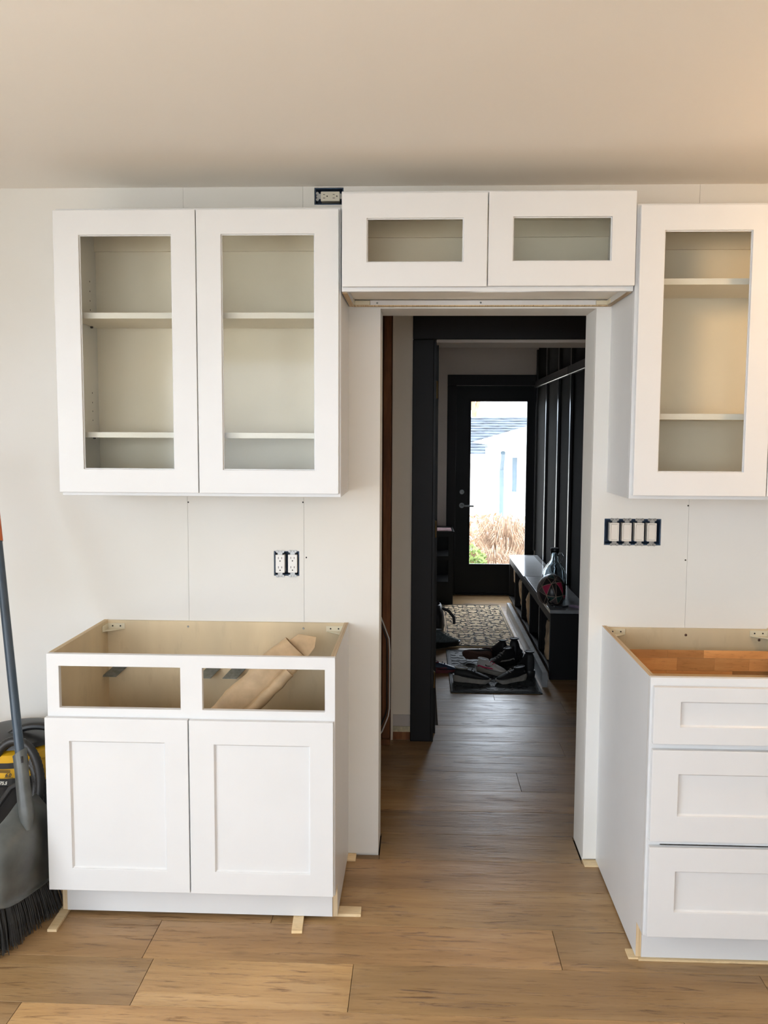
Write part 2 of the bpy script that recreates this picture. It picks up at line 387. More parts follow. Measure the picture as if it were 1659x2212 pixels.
for nm, b in (('window_1', (WX0-.06, WX0-.05, -3.85, -1.8, .25, 2.25)), ('window_2', (-1.05, 1.65, WY0-.06, WY0-.05, .85, 2.20))):
    o = box(nm, b, M['doorglass']); tag(o, 'kitchen window pane out of view', kind='structure')
# passage behind the kitchen wall
o = box('wall_passage', (2.3, 2.5, WT, 1.27, 0, CE), M['beige']); tag(o, 'right wall of the short passage', kind='structure')
o = box('wall_passage_end', (-.7, -.6, WT, 1.53, 0, CE), M['beige']); tag(o, 'left end wall of the short passage', kind='structure')
# partition with the charcoal door frame
HX0, HX1, HZ, HY0, HY1 = 1.237, 2.13, 2.058, 1.29, 1.53
pw = MB().plate(1.04, 2.5, 0, CE, HY0, HY1, [(HX0, HX1, -1, HZ)]).build('wall_partition', M['beige'], origin=(1.5, 1.4, 0)); tag(pw, 'beige partition wall across the hall around the black door frame', kind='structure')
box('bare_baseboard_strip', (1.041, 1.131, 1.284, 1.29, .075, .135), M['hallgrey'], pw)
box('cream_plaster_edge', (1.041, 1.131, 1.282, 1.29, .045, .074), M['whitetrim'], pw)
box('rough_sill_plate', (1.041, 1.131, 1.285, 1.29, .002, .044), M['stud'], pw)
box('plaster_return', (1.030, 1.040, 1.284, HY0+.08, 0, CE), M['beige'], pw)
# open stud framing left of it
sw = MB().box(-.6, 1.03, 1.36, 1.40, 0, CE).build('wall_framing', M['stud'], origin=(.5, 1.38, 0)); tag(sw, 'open wooden stud framing at the left of the passage', kind='structure')
for x in (.998, .60, .20, -.2):
    box('stud', (x-.012, x+.028, 1.22, 1.36, .03, CE), M['stud'], sw, bevel=.003)
box('bottom_plate', (-.6, 1.03, 1.20, 1.36, 0, .03), M['stud'], sw, bevel=.003)
# dark casing and jambs of the hall opening
dc = empty('door_2', (1.68, 1.3, 0), 'charcoal cased hall doorway seen through the kitchen doorway', kind='structure')
box('casing_side', (1.131, HX0, 1.268, 1.289, 0, HZ), M['casing'], dc, .003)
box('casing_side', (HX1, HX1+.105, 1.268, 1.289, 0, HZ), M['casing'], dc, .003)
box('casing_head', (1.131, HX1+.105, 1.266, 1.289, HZ, 2.21), M['casing'], dc, .003)
box('jamb', (HX0, HX0+.012, 1.272, 1.40, 0, HZ), M['black'], dc)
box('jamb', (HX1-.012, HX1, 1.272, 1.55, 0, HZ), M['black'], dc)
box('door_stop', (HX0, HX0+.026, 1.40, 1.555, .0, HZ), M['black'], dc)
box('head_jamb', (HX0, HX1, 1.272, 1.535, HZ-.016, HZ), M['hallgrey'], dc, .002)  # pale grey puts the light caught on the underside into the colour
for z in (1.81, 1.105, .32):
    hg = MB(); hg.box(HX0+.0115, HX0+.0145, 1.30, 1.33, z-.043, z+.043)
    hg.tube([(HX0+.0165, 1.297, z-.043), (HX0+.0165, 1.297, z+.043)], .005, 8)
    hg.build('hinge', M['brass'], dc)
# far entry room
o = box('wall_entry_left', (1.15, 1.260, 1.535, 5.6, 0, 2.43), M['hallgrey']); tag(o, 'grey left wall of the entry room', kind='structure')
bw = MB().plate(1.2, 2.5, 0, 2.43, 5.52, 5.66, [(1.52, 2.30, -1, 2.057)]).build('wall_entry_far', M['hallgrey']); tag(bw, 'grey end wall around the glass exterior door', kind='structure')
bb = MB().box(2.32, 2.5, 1.53, 5.6, 0, 2.43).build('wall_entry_right', M['blackflat'], origin=(2.4, 3.5, 0)); tag(bb, 'black board and batten wall above the bench', kind='structure')
yb = [1.55, 2.14, 2.84, 3.51, 4.11, 4.80, 5.50]
for a, b in zip(yb[:-1], yb[1:]):
    box('board', (2.306, 2.32, a, b-.003, 0, 2.43), M['blackflat'], bb)
for y in yb[1:]:
    box('batten', (2.287, 2.306, y-.022, y+.022, .45, 2.40), M['blackgloss'], bb, .003)
box('hook_rail', (2.272, 2.3059, 3.56, 5.515, 2.035, 2.10), M['blackgloss'], bb, .004)
box('hook_rail', (2.272, 2.3059, 1.55, 3.55, 2.035, 2.10), M['black'], bb, .004)  # same rail in darker black: its unlit near stretch is painted in
# exterior door
d1 = empty('door_1', (1.9, 5.55, 0), 'black exterior door with one tall glass pane', kind='structure')
box('door_casing', (1.432, 1.52, 5.49, 5.519, 0, 2.057), M['casing'], d1, .003)
box('door_casing', (1.432, 2.30, 5.49, 5.519, 2.057, 2.16), M['casing'], d1, .003)
MB().plate(1.520, 2.300, .01, 2.0565, 5.545, 5.59, [(1.662, 2.212, .303, 1.907)]).build('door_leaf', M['black'], d1, .003)
lf = d1.children[-1] if d1.children else None
box('glass_pane', (1.655, 2.219, 5.563, 5.571, .296, 1.914), M['doorglass'], d1)
MB().plate(1.645, 2.229, .286, 1.924, 5.535, 5.545, [(1.665, 2.209, .306, 1.904)]).build('glazing_bead', M['black'], d1, .002)
lv = MB(); lv.lathe([(.0001, 0), (.026, 0), (.026, .008), (.0001, .008)], (1.585, 5.545, .887), 16, M=Matrix.Rotation(R(90), 4, 'X'))
lv.tube([(1.585, 5.54, .887), (1.585, 5.495, .887), (1.60, 5.488, .887), (1.70, 5.488, .884)], .009, 8)
lv.lathe([(.0001, 0), (.024, 0), (.022, .012), (.0001, .012)], (1.585, 5.545, 1.02), 16, M=Matrix.Rotation(R(90), 4, 'X'))
autosmooth(lv.build('lever_handle', M['greysteel'], d1))
box('threshold', (1.522, 2.298, 5.525, 5.66, 0, .012), M['black'], d1)

# ------------------------------------------------------------------ electrical devices
def ears(m, cx, cz, side, s=1, horiz=False, y=-.004):
    """mounting strap end: plate, two eared loops and a centre screw tab; side = +1 upper / -1 lower"""
    P = (lambda a, b: (a, b)) if not horiz else (lambda a, b: (b, a))
    def bx(a0, a1, b0, b1, y0, y1):
        if horiz: m.box(cx+min(b0, b1), cx+max(b0, b1), y0, y1, cz+min(a0, a1), cz+max(a0, a1))
        else: m.box(cx+min(a0, a1), cx+max(a0, a1), y0, y1, cz+min(b0, b1), cz+max(b0, b1))
    q = side
    bx(-.0085, .0085, q*.0325, q*.044, y, y+.002)
    for sg in (-1, 1):
        a, b = sg*.0105, q*.0455
        ca, cb = (cx+b, cz+a) if horiz else (cx+a, cz+b)
        m.lathe([(.0022, 0), (.0052, 0), (.0052, .0016), (.0022, .0016)], (ca, y+.0016, cb), 12, M=Matrix.Rotation(R(90), 4, 'X'))
    bx(-.004, .004, q*.044, q*.049, y, y+.0018)
def receptacle(root, cx, cz, mat, horiz=False, ends=(1, -1)):
    hw, hh = (.0335, .0167) if horiz else (.0167, .0335)
    body = box('receptacle', (cx-hw, cx+hw, -.006, .03, cz-hh, cz+hh), mat, root, .0022, seg=2)
    s = MB()
    for k in (-1, 1):
        for a, b, w, h in ((-.0062, .0045, .0009, .0040), (.0062, .0045, .0009, .0034)):
            b2 = k*.0172+b
            if horiz: s.box(cx-b2-h, cx-b2+h, -.0066, -.0059, cz+a-w, cz+a+w)
            else: s.box(cx+a-w, cx+a+w, -.0066, -.0059, cz+b2-h, cz+b2+h)
        b2 = k*.0172-.0065
        c = (cx-b2*-1*-1, -.0059, cz) if horiz else (cx, -.0059, cz+b2)
        if horiz: c = (cx-b2, -.0059, cz)
        s.lathe([(.0001, 0), (.0024, 0), (.0024, .0007), (.0001, .0007)], c, 10, M=Matrix.Rotation(R(90), 4, 'X'))
    s.build('contact_slots', M['dark'], body, kind='stuff')
    for e in ends:
        m = MB(); ears(m, cx, cz, e, horiz=horiz); m.build('mounting_strap', M['steel'], body)
def elbox(root, h, depth=.07):
    x0, x1, z0, z1 = h; e = .003
    m = MB()
    m.box(x0+.001, x0+.001+e, .004, depth, z0+.001, z1-.001); m.box(x1-.001-e, x1-.001, .004, depth, z0+.001, z1-.001)
    m.box(x0+.001+e, x1-.001-e, .004, depth, z0+.001, z0+.001+e); m.box(x0+.001+e, x1-.001-e, .004, depth, z1-.001-e, z1-.001)
    m.box(x0+.001, x1-.001, depth, depth+.002, z0+.001, z1-.001)
    return m.build('junction_box', M['blue'], root)
h = HOL['low']
r0 = empty('wall_outlet', (.684, 0, 1.112), 'two white receptacles in an uncovered blue box above left base cabinet', 'outlet')
elbox(r0, h); receptacle(r0, .6605, 1.111, M['plastic']); receptacle(r0, .7065, 1.112, M['plastic'])
h = HOL['top']
r0 = empty('wall_outlet', (.841, 0, 2.426), 'sideways almond receptacle in an uncovered box under the ceiling', 'outlet')
elbox(r0, h, .06); receptacle(r0, .846, 2.424, M['almond'], horiz=True)
h = HOL['sw']
r0 = empty('wall_switch', (1.94, 0, 1.24), 'row of four rocker switches without a cover plate right of doorway', 'light switch')
elbox(r0, h)
for k in range(4):
    cx = 1.8735+k*.0445; cz = 1.240
    b = MB(); b.plate(cx-.0165, cx+.0165, cz-.033, cz+.033, -.006, .03, [(cx-.0125, cx+.0125, cz-.028, cz+.028)])
    bo = b.build('switch_body', M['switchp'], r0, .001)
    rk = MB(); rk.add([(cx-.0120, -.0035, cz-.0275), (cx+.0120, -.0035, cz-.0275), (cx+.0120, -.0075, cz+.0275), (cx-.0120, -.0075, cz+.0275),
                       (cx-.0120, .02, cz-.0275), (cx+.0120, .02, cz-.0275), (cx+.0120, .02, cz+.0275), (cx-.0120, .02, cz+.0275)],
                      [(0,1,2,3), (7,6,5,4), (0,4,5,1), (1,5,6,2), (2,6,7,3), (3,7,4,0)])
    rk.build('rocker', M['switchp'], bo)
    for e in (1, -1):
        m = MB(); ears(m, cx, cz, e); m.build('mounting_strap', M['steel'], bo)

# ------------------------------------------------------------------ cabinets
def shaker(parent, name, x0, x1, z0, z1, yf, th, rec, glass_=False, label=None):
    d = MB().plate(x0, x1, z0, z1, yf, yf+th, [rec]).build(name, M['white'], parent, .0015, seg=2)
    if label: d['label'] = label
    a, b, c, e = rec
    if glass_:
        box('glass_pane', (a-.002, b+.002, yf+.011, yf+.014, c-.002, e+.002), M['glass'], d)
        # slim glazing lip
        MB().plate(a-.0015, b+.0015, c-.0015, e+.0015, yf+.008, yf+.0108, [(a+.003, b-.003, c+.003, e-.003)]).build('glazing_lip', M['white'], d)
    else:
        m = MB()
        # recessed panel with a small sloped ledge
        s = .0045; yr = yf+.0085
        V = [(a, yf+.004, c), (b, yf+.004, c), (b, yf+.004, e), (a, yf+.004, e), (a+s, yr, c+s), (b-s, yr, c+s), (b-s, yr, e-s), (a+s, yr, e-s),
             (a, yf+th-.001, c), (b, yf+th-.001, c), (b, yf+th-.001, e), (a, yf+th-.001, e)]
        m.add(V, [(0,1,5,4), (1,2,6,5), (2,3,7,6), (3,0,4,7), (4,5,6,7), (0,8,9,1), (1,9,10,2), (2,10,11,3), (3,11,8,0), (11,10,9,8)])
        m.build('door_panel' if 'door' in name else 'drawer_panel', M['white'], d)
    return d
def screw(m, x, y, z, r=.004):
    m.lathe([(.0001, 0), (r, 0), (r*.8, .002), (.0001, .002)], (x, y, z), 10, M=Matrix.Rotation(R(90), 4, 'X'))

def upper(x0, x1, z0, z1, d, doors, shelves, label, center_stile=False, cat='cabinet', group=None):
    yf = -d
    r = empty('wall_cabinet', ((x0+x1)/2, -d/2, z0), label, cat, group)
    t = .016; ff = .019
    zb = z0+.020
    box('side_panel', (x0, x0+t, yf+ff, 0, z0, z1), M['white'], r, .0008)
    box('side_panel', (x1-t, x1, yf+ff, 0, z0, z1), M['white'], r, .0008)
    box('back_panel', (x0+t, x1-t, -.008, -.001, z0+.0, z1), M['inner'], r)
    box('bottom_panel', (x0+t, x1-t, yf+ff, -.008, zb, zb+t), M['inner'], r)
    box('top_panel', (x0+t, x1-t, yf+ff, -.008, z1-t-.004, z1-.004), M['inner'], r)
    hl = [(x0+.04, x1-.04, z0+.04, z1-.04)]
    if center_stile:
        xm = (x0+x1)/2; hl = [(x0+.04, xm-.02, z0+.04, z1-.04), (xm+.02, x1-.04, z0+.04, z1-.04)]
    MB().plate(x0, x1, z0, z1, yf, yf+ff, hl).build('face_frame', M['white'], r, .001)
    # hanging rails inside
    box('hanging_rail', (x0+t, x1-t, -.02, -.008, z1-t-.06, z1-t-.004), M['inner'], r)
    for za, zb2, ys in shelves:
        sh = box('shelf', (x0+t+.002, x1-t-.002, ys, -.010, za, zb2), M['inner'], r, .001)
        box('shelf_edge', (x0+t+.002, x1-t-.002, ys-.001, ys+.0002, za, zb2), M['white'], sh)
    for (a, b, c, e, rec) in doors:
        shaker(r, 'cabinet_door', a, b, c, e, yf-.020, .019, rec, True)
    return r
zL = (1.392, 2.300)
c1 = upper(-.0157, .912, 1.3804, 2.3087, .316,
      [(-.018, .4450, *zL, (.0655, .3665, 1.4685, 2.222)), (.4480, .9065, *zL, (.5275, .8290, 1.4685, 2.223))],
      [(1.963, 1.982, -.285), (1.572, 1.590, -.285)], 'white wall cabinet with two tall glass doors, left of the doorway')
pins = MB()
for z in (2.119, 2.085, 2.052, 2.02, 1.729, 1.695, 1.664, 1.632):
    for y in (-.07, -.235): pins.lathe([(.0001, 0), (.003, 0), (.003, .0006), (.0001, .0006)], (.0001, y, z), 8, M=Matrix.Rotation(R(90), 4, 'Y'))
for z in (1.960, 1.569):
    for y in (-.07, -.235): pins.lathe([(.0001, 0), (.004, 0), (.004, .008), (.0001, .008)], (.0001, y, z), 8, M=Matrix.Rotation(R(90), 4, 'Y'))
pins.build('shelf_pins', M['dark'], c1, kind='stuff')
c2 = upper(.9160, 1.8400, 2.0421, 2.3541, .3314,
      [(.9190, 1.3770, 2.0545, 2.3445, (.9970, 1.3020, 2.1305, 2.2665)), (1.3805, 1.8395, 2.0560, 2.3465, (1.4575, 1.7650, 2.1325, 2.2690))],
      [], 'short white wall cabinet with two small glass doors, above the doorway')
box('nailing_strip', (.99, 1.782, -.028, -.0085, 2.0425, 2.0585), M['white'], c2)
box('nailing_strip_edge', (.932, 1.824, -.028, -.0085, 2.0385, 2.0424), M['plyedge'], c2)
sc = MB(); screw(sc, 1.015, -.028, 2.0495, .0035); screw(sc, 1.38, -.028, 2.0505, .0035); sc.build('screws', M['greysteel'], c2, kind='stuff')
for x0_, x1_ in ((.932, .989), (1.783, 1.824)):
    b = MB(); b.box(x0_, x1_, -.030, -.0082, 2.0426, 2.0575); b.box(x0_ if x0_ < 1 else x1_-.004, x0_+.004 if x0_ < 1 else x1_, -.075, -.03, 2.0426, 2.0575)
    b.build('corner_brace', M['brace'], c2, .001)
for x0_ in (.9162, 1.8242):
    box('plywood_edge', (x0_, x0_+.0155, -.312, -.001, 2.0400, 2.0420), M['plyedge'], c2)
zR = (1.396, 2.301)
c3 = upper(1.8430, 2.695, 1.3841, 2.3095, .3394,
      [(1.8515, 2.2690, *zR, (1.9275, 2.1970, 1.4715, 2.2235)), (2.2720, 2.6865, *zR, (2.345, 2.612, 1.4715, 2.2235))],
      [(2.067, 2.086, -.30), (1.639, 1.658, -.30)], 'white wall cabinet with glass door, right of the doorway')

def brace(parent, x, y, z, sx, sy=-1, L=.065):
    """triangular corner brace in the back corner"""
    b = MB()
    b.box(min(x, x+sx*L), max(x, x+sx*L), y-.003, y, z, z+.022)
    b.box(min(x, x+sx*.003), max(x, x+sx*.003), y-L*.9, y-.003, z, z+.022)
    V = [(x, y, z), (x+sx*L, y, z), (x, y-L*.9, z), (x, y, z+.003), (x+sx*L, y, z+.003), (x, y-L*.9, z+.003)]
    b.add(V, [(0,1,2), (3,5,4), (0,3,4,1), (1,4,5,2), (2,5,3,0)])
    o = b.build('corner_brace', M['brace'], parent, .0006)
    s = MB()
    for k in (.3, .75): screw(s, x+sx*L*k, y-.003, z+.012, .003)
    s.build('brace_screws', M['dark'], o, kind='stuff')
# left base cabinet
def side_notched(parent, x0, x1, yf, z0, z1, toe_y, toe_z, ply_in=None):
    pr = [(0, z0), (toe_y, z0), (toe_y, toe_z), (yf, toe_z), (yf, z1), (0, z1)]
    V = [(x0, y, z) for y, z in pr]+[(x1, y, z) for y, z in pr]; n = len(pr)
    Fc = [tuple(range(n)), tuple(range(2*n-1, n-1, -1))]+[(i, i+n, (i+1) % n+n, (i+1) % n) for i in range(n)]
    # material: outer skin white, inner ply, edges layered ply
    mi = [1 if ply_in == 'hi' else 0, 0 if ply_in == 'hi' else 1]+[2]*n
    return link('side_panel', V, Fc, None, parent, mats=[M['white'], M['ply'], M['plyedge']], fmi=mi if ply_in == 'hi' else mi)
X0, X1, Z0, Z1, D = 0.0, .9129, .0125, .8950, .521
b1 = empty('base_cabinet', (.456, -.26, Z0), 'white double-door base cabinet without countertop, left of the doorway', 'cabinet')
def sidep(parent, x0, x1, yf, z0, z1, ty, tz, outer):
    pr = [(0, z0), (ty, z0), (ty, tz), (yf, tz), (yf, z1), (0, z1)]
    n = len(pr); V = [(x0, y, z) for y, z in pr]+[(x1, y, z) for y, z in pr]
    Fc = [tuple(range(n)), tuple(range(2*n-1, n-1, -1))]+[(i, i+n, (i+1) % n+n, (i+1) % n) for i in range(n)]
    mi = [0 if outer < 0 else 1, 0 if outer > 0 else 1]+[2]*n
    return link('side_panel', V, Fc, None, parent, mats=[M['white'], M['ply'], M['plyedge']], fmi=mi)
sidep(b1, X0, X0+.016, -D+.019, Z0, Z1, -.445, .125, -1)
sidep(b1, X1-.016, X1, -D+.019, Z0, Z1, -.445, .125, 1)
box('back_panel', (X0+.016, X1-.016, -.012, -.001, Z0+.1, Z1-.001), M['ply'], b1)
box('deck_panel', (X0+.016, X1-.016, -D+.019, -.012, .125, .141), M['ply'], b1)
MB().plate(X0, X1, .124, Z1, -D, -D+.019, [(.039, .4255, .7215, .856), (.495, .8805, .7215, .856), (.04, .44, .165, .68), (.47, .873, .165, .68)]).build('face_frame', M['white'], b1, .001)
box('toe_board', (X0+.0165, X1-.0165, -.447, -.435, Z0, .124), M['white'], b1)
shaker(b1, 'cabinet_door', -.003, .4520, .1310, .6945, -.541, .0195, (.0755, .3785, .2045, .6205))
shaker(b1, 'cabinet_door', .4555, .9085, .1300, .6935, -.541, .0195, (.5345, .8355, .2030, .6175))
brace(b1, X0+.0165, -.0125, .862, 1); brace(b1, X1-.0165, -.0125, .862, -1)
sc = MB(); screw(sc, .318, -.0125, .874, .004); screw(sc, .747, -.0125, .873, .004); sc.build('screws', M['steel'], b1, kind='stuff')
for x in (.045, .395, .490):
    m = MB(); V = [(x-.032, -.075, .697), (x+.020, -.075, .697), (x+.046, -.0125, .722), (x-.006, -.0125, .722)]
    V2 = [(a, b, c+.002) for a, b, c in V]
    m.add(V+V2, [(0,3,2,1), (4,5,6,7), (0,1,5,4), (1,2,6,5), (2,3,7,6), (3,0,4,7)])
    m.box(x-.006, x+.046, -.0145, -.0122, .722, .745)
    o = m.build('metal_bracket', M['greysteel'], b1)
    s = MB()
    for q in (.25, .5, .75): s.box(x-.026+q*.045, x-.020+q*.045, -.066, -.060, .6955, .7002)
    s.build('bracket_holes', M['steel'], o, kind='stuff')
# right base cabinet
X0, X1, Z0, Z1, D = 1.8386, 2.447, .0075, .8958, .6917
b2 = empty('base_cabinet', (2.14, -.34, Z0), 'white three-drawer base cabinet without countertop, right of the doorway', 'cabinet')
sidep(b2, X0, X0+.016, -D+.019, Z0, Z1, -.616, .118, -1)
sidep(b2, X1-.016, X1, -D+.019, Z0, Z1, -.616, .118, 1)
box('back_panel', (X0+.016, X1-.016, -.012, -.001, Z0+.1, Z1-.004), M['ply'], b2)
MB().plate(X0, X1, .117, Z1, -D, -D+.019, [(1.88, 2.405, .72, .86), (1.88, 2.405, .43, .68), (1.88, 2.405, .15, .40)]).build('face_frame', M['white'], b2, .001)
box('toe_board', (X0+.0165, X1-.0165, -.618, -.605, Z0, .117), M['white'], b2)
tk = box('toe_side_strip', (X0+.0001, X0+.016, -.6165, -.6155, Z0, .14), M['plyedge'], b2)
for z0_, z1_, r0_, r1_, lb in ((.7060, .8725, .7570, .8305, None), (.4165, .6880, .4935, .6175, None), (.1265, .3985, .2035, .3265, None)):
    shaker(b2, 'drawer', 1.8450, 2.4410, z0_, z1_, -.7117, .0195, (1.9215, 2.3645, r0_, r1_))
brace(b2, X0+.0165, -.0125, .866, 1); brace(b2, X1-.0165, -.0125, .866, -1)
sc = MB(); screw(sc, 2.138, -.0125, .868, .005); screw(sc, 2.40, -.0125, .853, .005); sc.build('screws', M['brownrub'], b2, kind='stuff')
# top drawer box of finger-jointed staves
dbk = box('drawer_back', (1.878, 2.392, -.135, -.1235, .745, .838), M['ply'], b2)
rs = random.Random(3)
for zr0, zr1 in ((.745, .770), (.7705, .8145), (.815, .843)):
    x = 1.878-rs.uniform(0, .05)
    while x < 2.392:
        L = rs.uniform(.09, .24); a = max(x, 1.878); b = min(x+L, 2.392)
        if b-a > .01:
            o = box('wood_stave', (a+.0002, b-.0002, -.137, -.1351, zr0, zr1-.0003), M['stave'], dbk)
            v = rs.choice([.62, .85, 1.0, 1.1, 1.25]); o.color = (v*1.05, v*1.0, v*.95, 1)
        x += L
box('drawer_side', (1.866, 1.878, -.672, -.1235, .745, .838), M['stave'], b2)
box('drawer_side', (2.392, 2.404, -.672, -.1235, .745, .838), M['stave'], b2)
box('drawer_bottom', (1.878, 2.392, -.672, -.137, .752, .758), M['ply'], b2)
box('drawer_front_lining', (1.878, 2.392, -.672, -.660, .745, .838), M['stave'], b2)

# ------------------------------------------------------------------ shims
def shim(p0, p1, wd, h0, h1, label, zoff=0.0):
    p0 = Vector((*p0, 0)); p1 = Vector((*p1, 0)); d = (p1-p0).normalized(); s = Vector((-d.y, d.x, 0))*wd/2
    V = [p0-s, p1-s, p1+s, p0+s]; V = [Vector((v.x, v.y, .0003)) for v in V]
    T = [V[0]+Vector((0, 0, h0)), V[1]+Vector((0, 0, h1)), V[2]+Vector((0, 0, h1)), V[3]+Vector((0, 0, h0))]
    o = link('wood_shim', V+T, [(0,3,2,1), (4,5,6,7), (0,1,5,4), (1,2,6,5), (2,3,7,6), (3,0,4,7)], M['shim'], bevel=.0006)
    tag(o, label, 'shim', 'pine shims under the base cabinets')
shim((.010, -.560), (.003, -.40), .030, .0085, .0115, 'pine shim under the left front corner of the double-door cabinet')
shim((.791, -.531), (.783, -.40), .034, .0085, .0115, 'pine shim poking forward under the toe board near the right end')
shim((.988, -.399), (.86, -.401), .050, .009, .0115, 'pine shim poking out sideways at the double-door cabinet, nearest the front')
shim((.943, -.020), (.86, -.020), .048, .009, .0115, 'pine shim at the rear right corner of the double-door cabinet, against the wall')
shim((1.790, -.018), (1.90, -.018), .050, .0055, .0068, 'notched pine shim at the rear left corner of the drawer cabinet')
shim((1.817, -.596), (1.90, -.596), .048, .0055, .0068, 'pine shim at the front left corner of the drawer cabinet')
o = box('wood_strip', (1.846, 2.44, -.627, -.604, .0003, .0068), M['shim']); tag(o, 'thin pine strip lying under the toe board of the drawer cabinet', 'strip')

# ------------------------------------------------------------------ kraft paper roll in the left base cabinet
def roll():
    r = empty('paper_package', (.06, -.27, .145), 'crumpled kraft paper package leaning inside the left base cabinet', 'package')
    a = Vector((.095, -.30, .185)); b = Vector((.735, -.15, .838)); d = (b-a).normalized()
    s = d.cross(Vector((0, 1, 0))).normalized(); u = s.cross(d)  # s lies in the picture plane, u towards depth
    n = 20; K = 30; V = []; rr = random.Random(2); Fc = []
    for k in range(K+1):
        t = k/K; c = a.lerp(b, t); wd = .062 if t < .93 else .062*(1-(t-.93)*3.5); dp = .026
        for i in range(n):
            th = 2*math.pi*i/n; cx = math.cos(th); sx = math.sin(th)
            e = 1+.05*math.sin(3*th+t*5)+rr.uniform(-.035, .035)+(.06*math.sin(t*38+th) if .5 < t else .02*math.sin(t*50))
            V.append(c+s*(abs(cx)**.7*math.copysign(1, cx))*wd*e+u*sx*dp*e)
    for k in range(K):
        for i in range(n): j = (i+1) % n; Fc.append((k*n+i, k*n+j, (k+1)*n+j, (k+1)*n+i))
    Fc += [tuple(range(n-1, -1, -1))]
    autosmooth(link('paper_wrap', V, Fc, M['kraft'], r), 60)
    V = []; Fc = []; n = 14; K = 26      # second fluted fold along the lower edge
    for k in range(K+1):
        t = .12+.80*k/K; c = a.lerp(b, t)+s*.046*(1 if s.z < 0 else -1)-u*.020*(1 if u.y > 0 else -1)
        for i in range(n):
            th = 2*math.pi*i/n; e = 1+.10*math.sin(k*2.4)*(t > .5)+rr.uniform(-.06, .06)
            V.append(c+s*math.cos(th)*.021*e+u*math.sin(th)*.019*e)
    for k in range(K):
        for i in range(n): j = (i+1) % n; Fc.append((k*n+i, k*n+j, (k+1)*n+j, (k+1)*n+i))
    Fc += [tuple(range(n-1, -1, -1)), tuple(K*n+i for i in range(n))]
    autosmooth(link('paper_fold', V, Fc, M['kraft'], r), 70)
    # open pointed flap at the top
    e = b; fl = MB()
    P = [e-s*.058, e-s*.052+d*.045, e-s*.03+d*.075+u*.004, e+s*.022+d*.04, e+s*.03]
    Q = [p+u*.012 for p in P]
    fl.add([*P, *Q], [(0,1,2,3,4), (9,8,7,6,5)]+[(i, i+5, (i+1) % 5+5, (i+1) % 5) for i in range(5)])
    fl.build('paper_flap', M['kraft'], r)
    # clear film strip taped on the front
    fm = MB(); V = []; K = 16
    for k in range(K+1):
        t = .25+.72*k/K; c = a.lerp(b, t)-u*.0305
        for q in (-.05, -.035, -.02): V.append(c+s*(q+rr.uniform(-.003, .003))+u*rr.uniform(-.002, .001))
    # keep the film on the camera side
    if u.y > 0: pass
    else: V = [v+u*.061 for v in V]
    Fc = [(k*3+i, k*3+i+1, k*3+i+4, k*3+i+3) for k in range(K) for i in range(2)]
    fm.add(V, Fc); fm.build('clear_film', M['tape'], r)
roll()

# ------------------------------------------------------------------ broom, dustpan, vacuum
br = empty('broom', (-.10, -.54, 0), 'broom with slate blue handle and black bristles leaning at left edge', 'broom')
p0 = Vector((-.087, -.53, .54)); p1 = Vector((-.244, -.32, 1.285)); dd = (p1-p0)
hd = MB(); hd.tube([p0-dd*.15, p0+dd*.92], .0145, 14); autosmooth(hd.build('handle', M['broomhandle'], br))
hd = MB(); hd.tube([p0+dd*.92, p0+dd*1.30], .0165, 14, taper=[1, .95]); autosmooth(hd.build('grip', M['orange'], br))
ax = Vector((.067, .30, 0)).normalized(); sd = Vector((ax.y, -ax.x, 0))
bc = Vector((-.100, -.56, 0))
hd = MB()
V = []
for zz, e, l in ((.135, .030, .155), (.165, .028, .150), (.185, .012, .07)):
    for a_, b_ in ((-1, -1), (1, -1), (1, 1), (-1, 1)):
        c = bc+ax*l*a_+sd*e*b_; V.append((c.x, c.y, zz))
hd.add(V, [(3,2,1,0), (0,1,5,4), (1,2,6,5), (2,3,7,6), (3,0,4,7), (4,5,9,8), (5,6,10,9), (6,7,11,10), (7,4,8,11), (8,9,10,11)])
hd.build('broom_head', M['tank'], br, .004)
rb = random.Random(4); bs = MB()
for k in range(900):
    a_ = rb.uniform(-1, 1); b_ = rb.uniform(-1, 1)
    t0 = bc+ax*.148*a_+sd*.026*b_; t0.z = .145
    t1 = bc+ax*.172*a_+sd*(.058*b_+.006); t1.z = rb.uniform(0.001, .014); t1 += ax*rb.uniform(-.006, .006)
    if t1.x > -.008: t1.x = -.008
    w_ = .0016; q = ax*w_; q2 = sd*w_
    m_ = t0.lerp(t1, .5)+sd*.004*b_
    bs.add([t0-q, t0+q, t0+q2, m_-q, m_+q, m_+q2, t1-q*.7, t1+q*.7, t1+q2*.7], [(0,1,4,3), (1,2,5,4), (2,0,3,5), (3,4,7,6), (4,5,8,7), (5,3,6,8)])
bs.build('bristles', M['bristle'], br, kind='stuff')

dp = empty('dustpan', (-.09, -.55, .12), 'grey plastic dustpan clipped upright on the broom handle', 'dustpan')
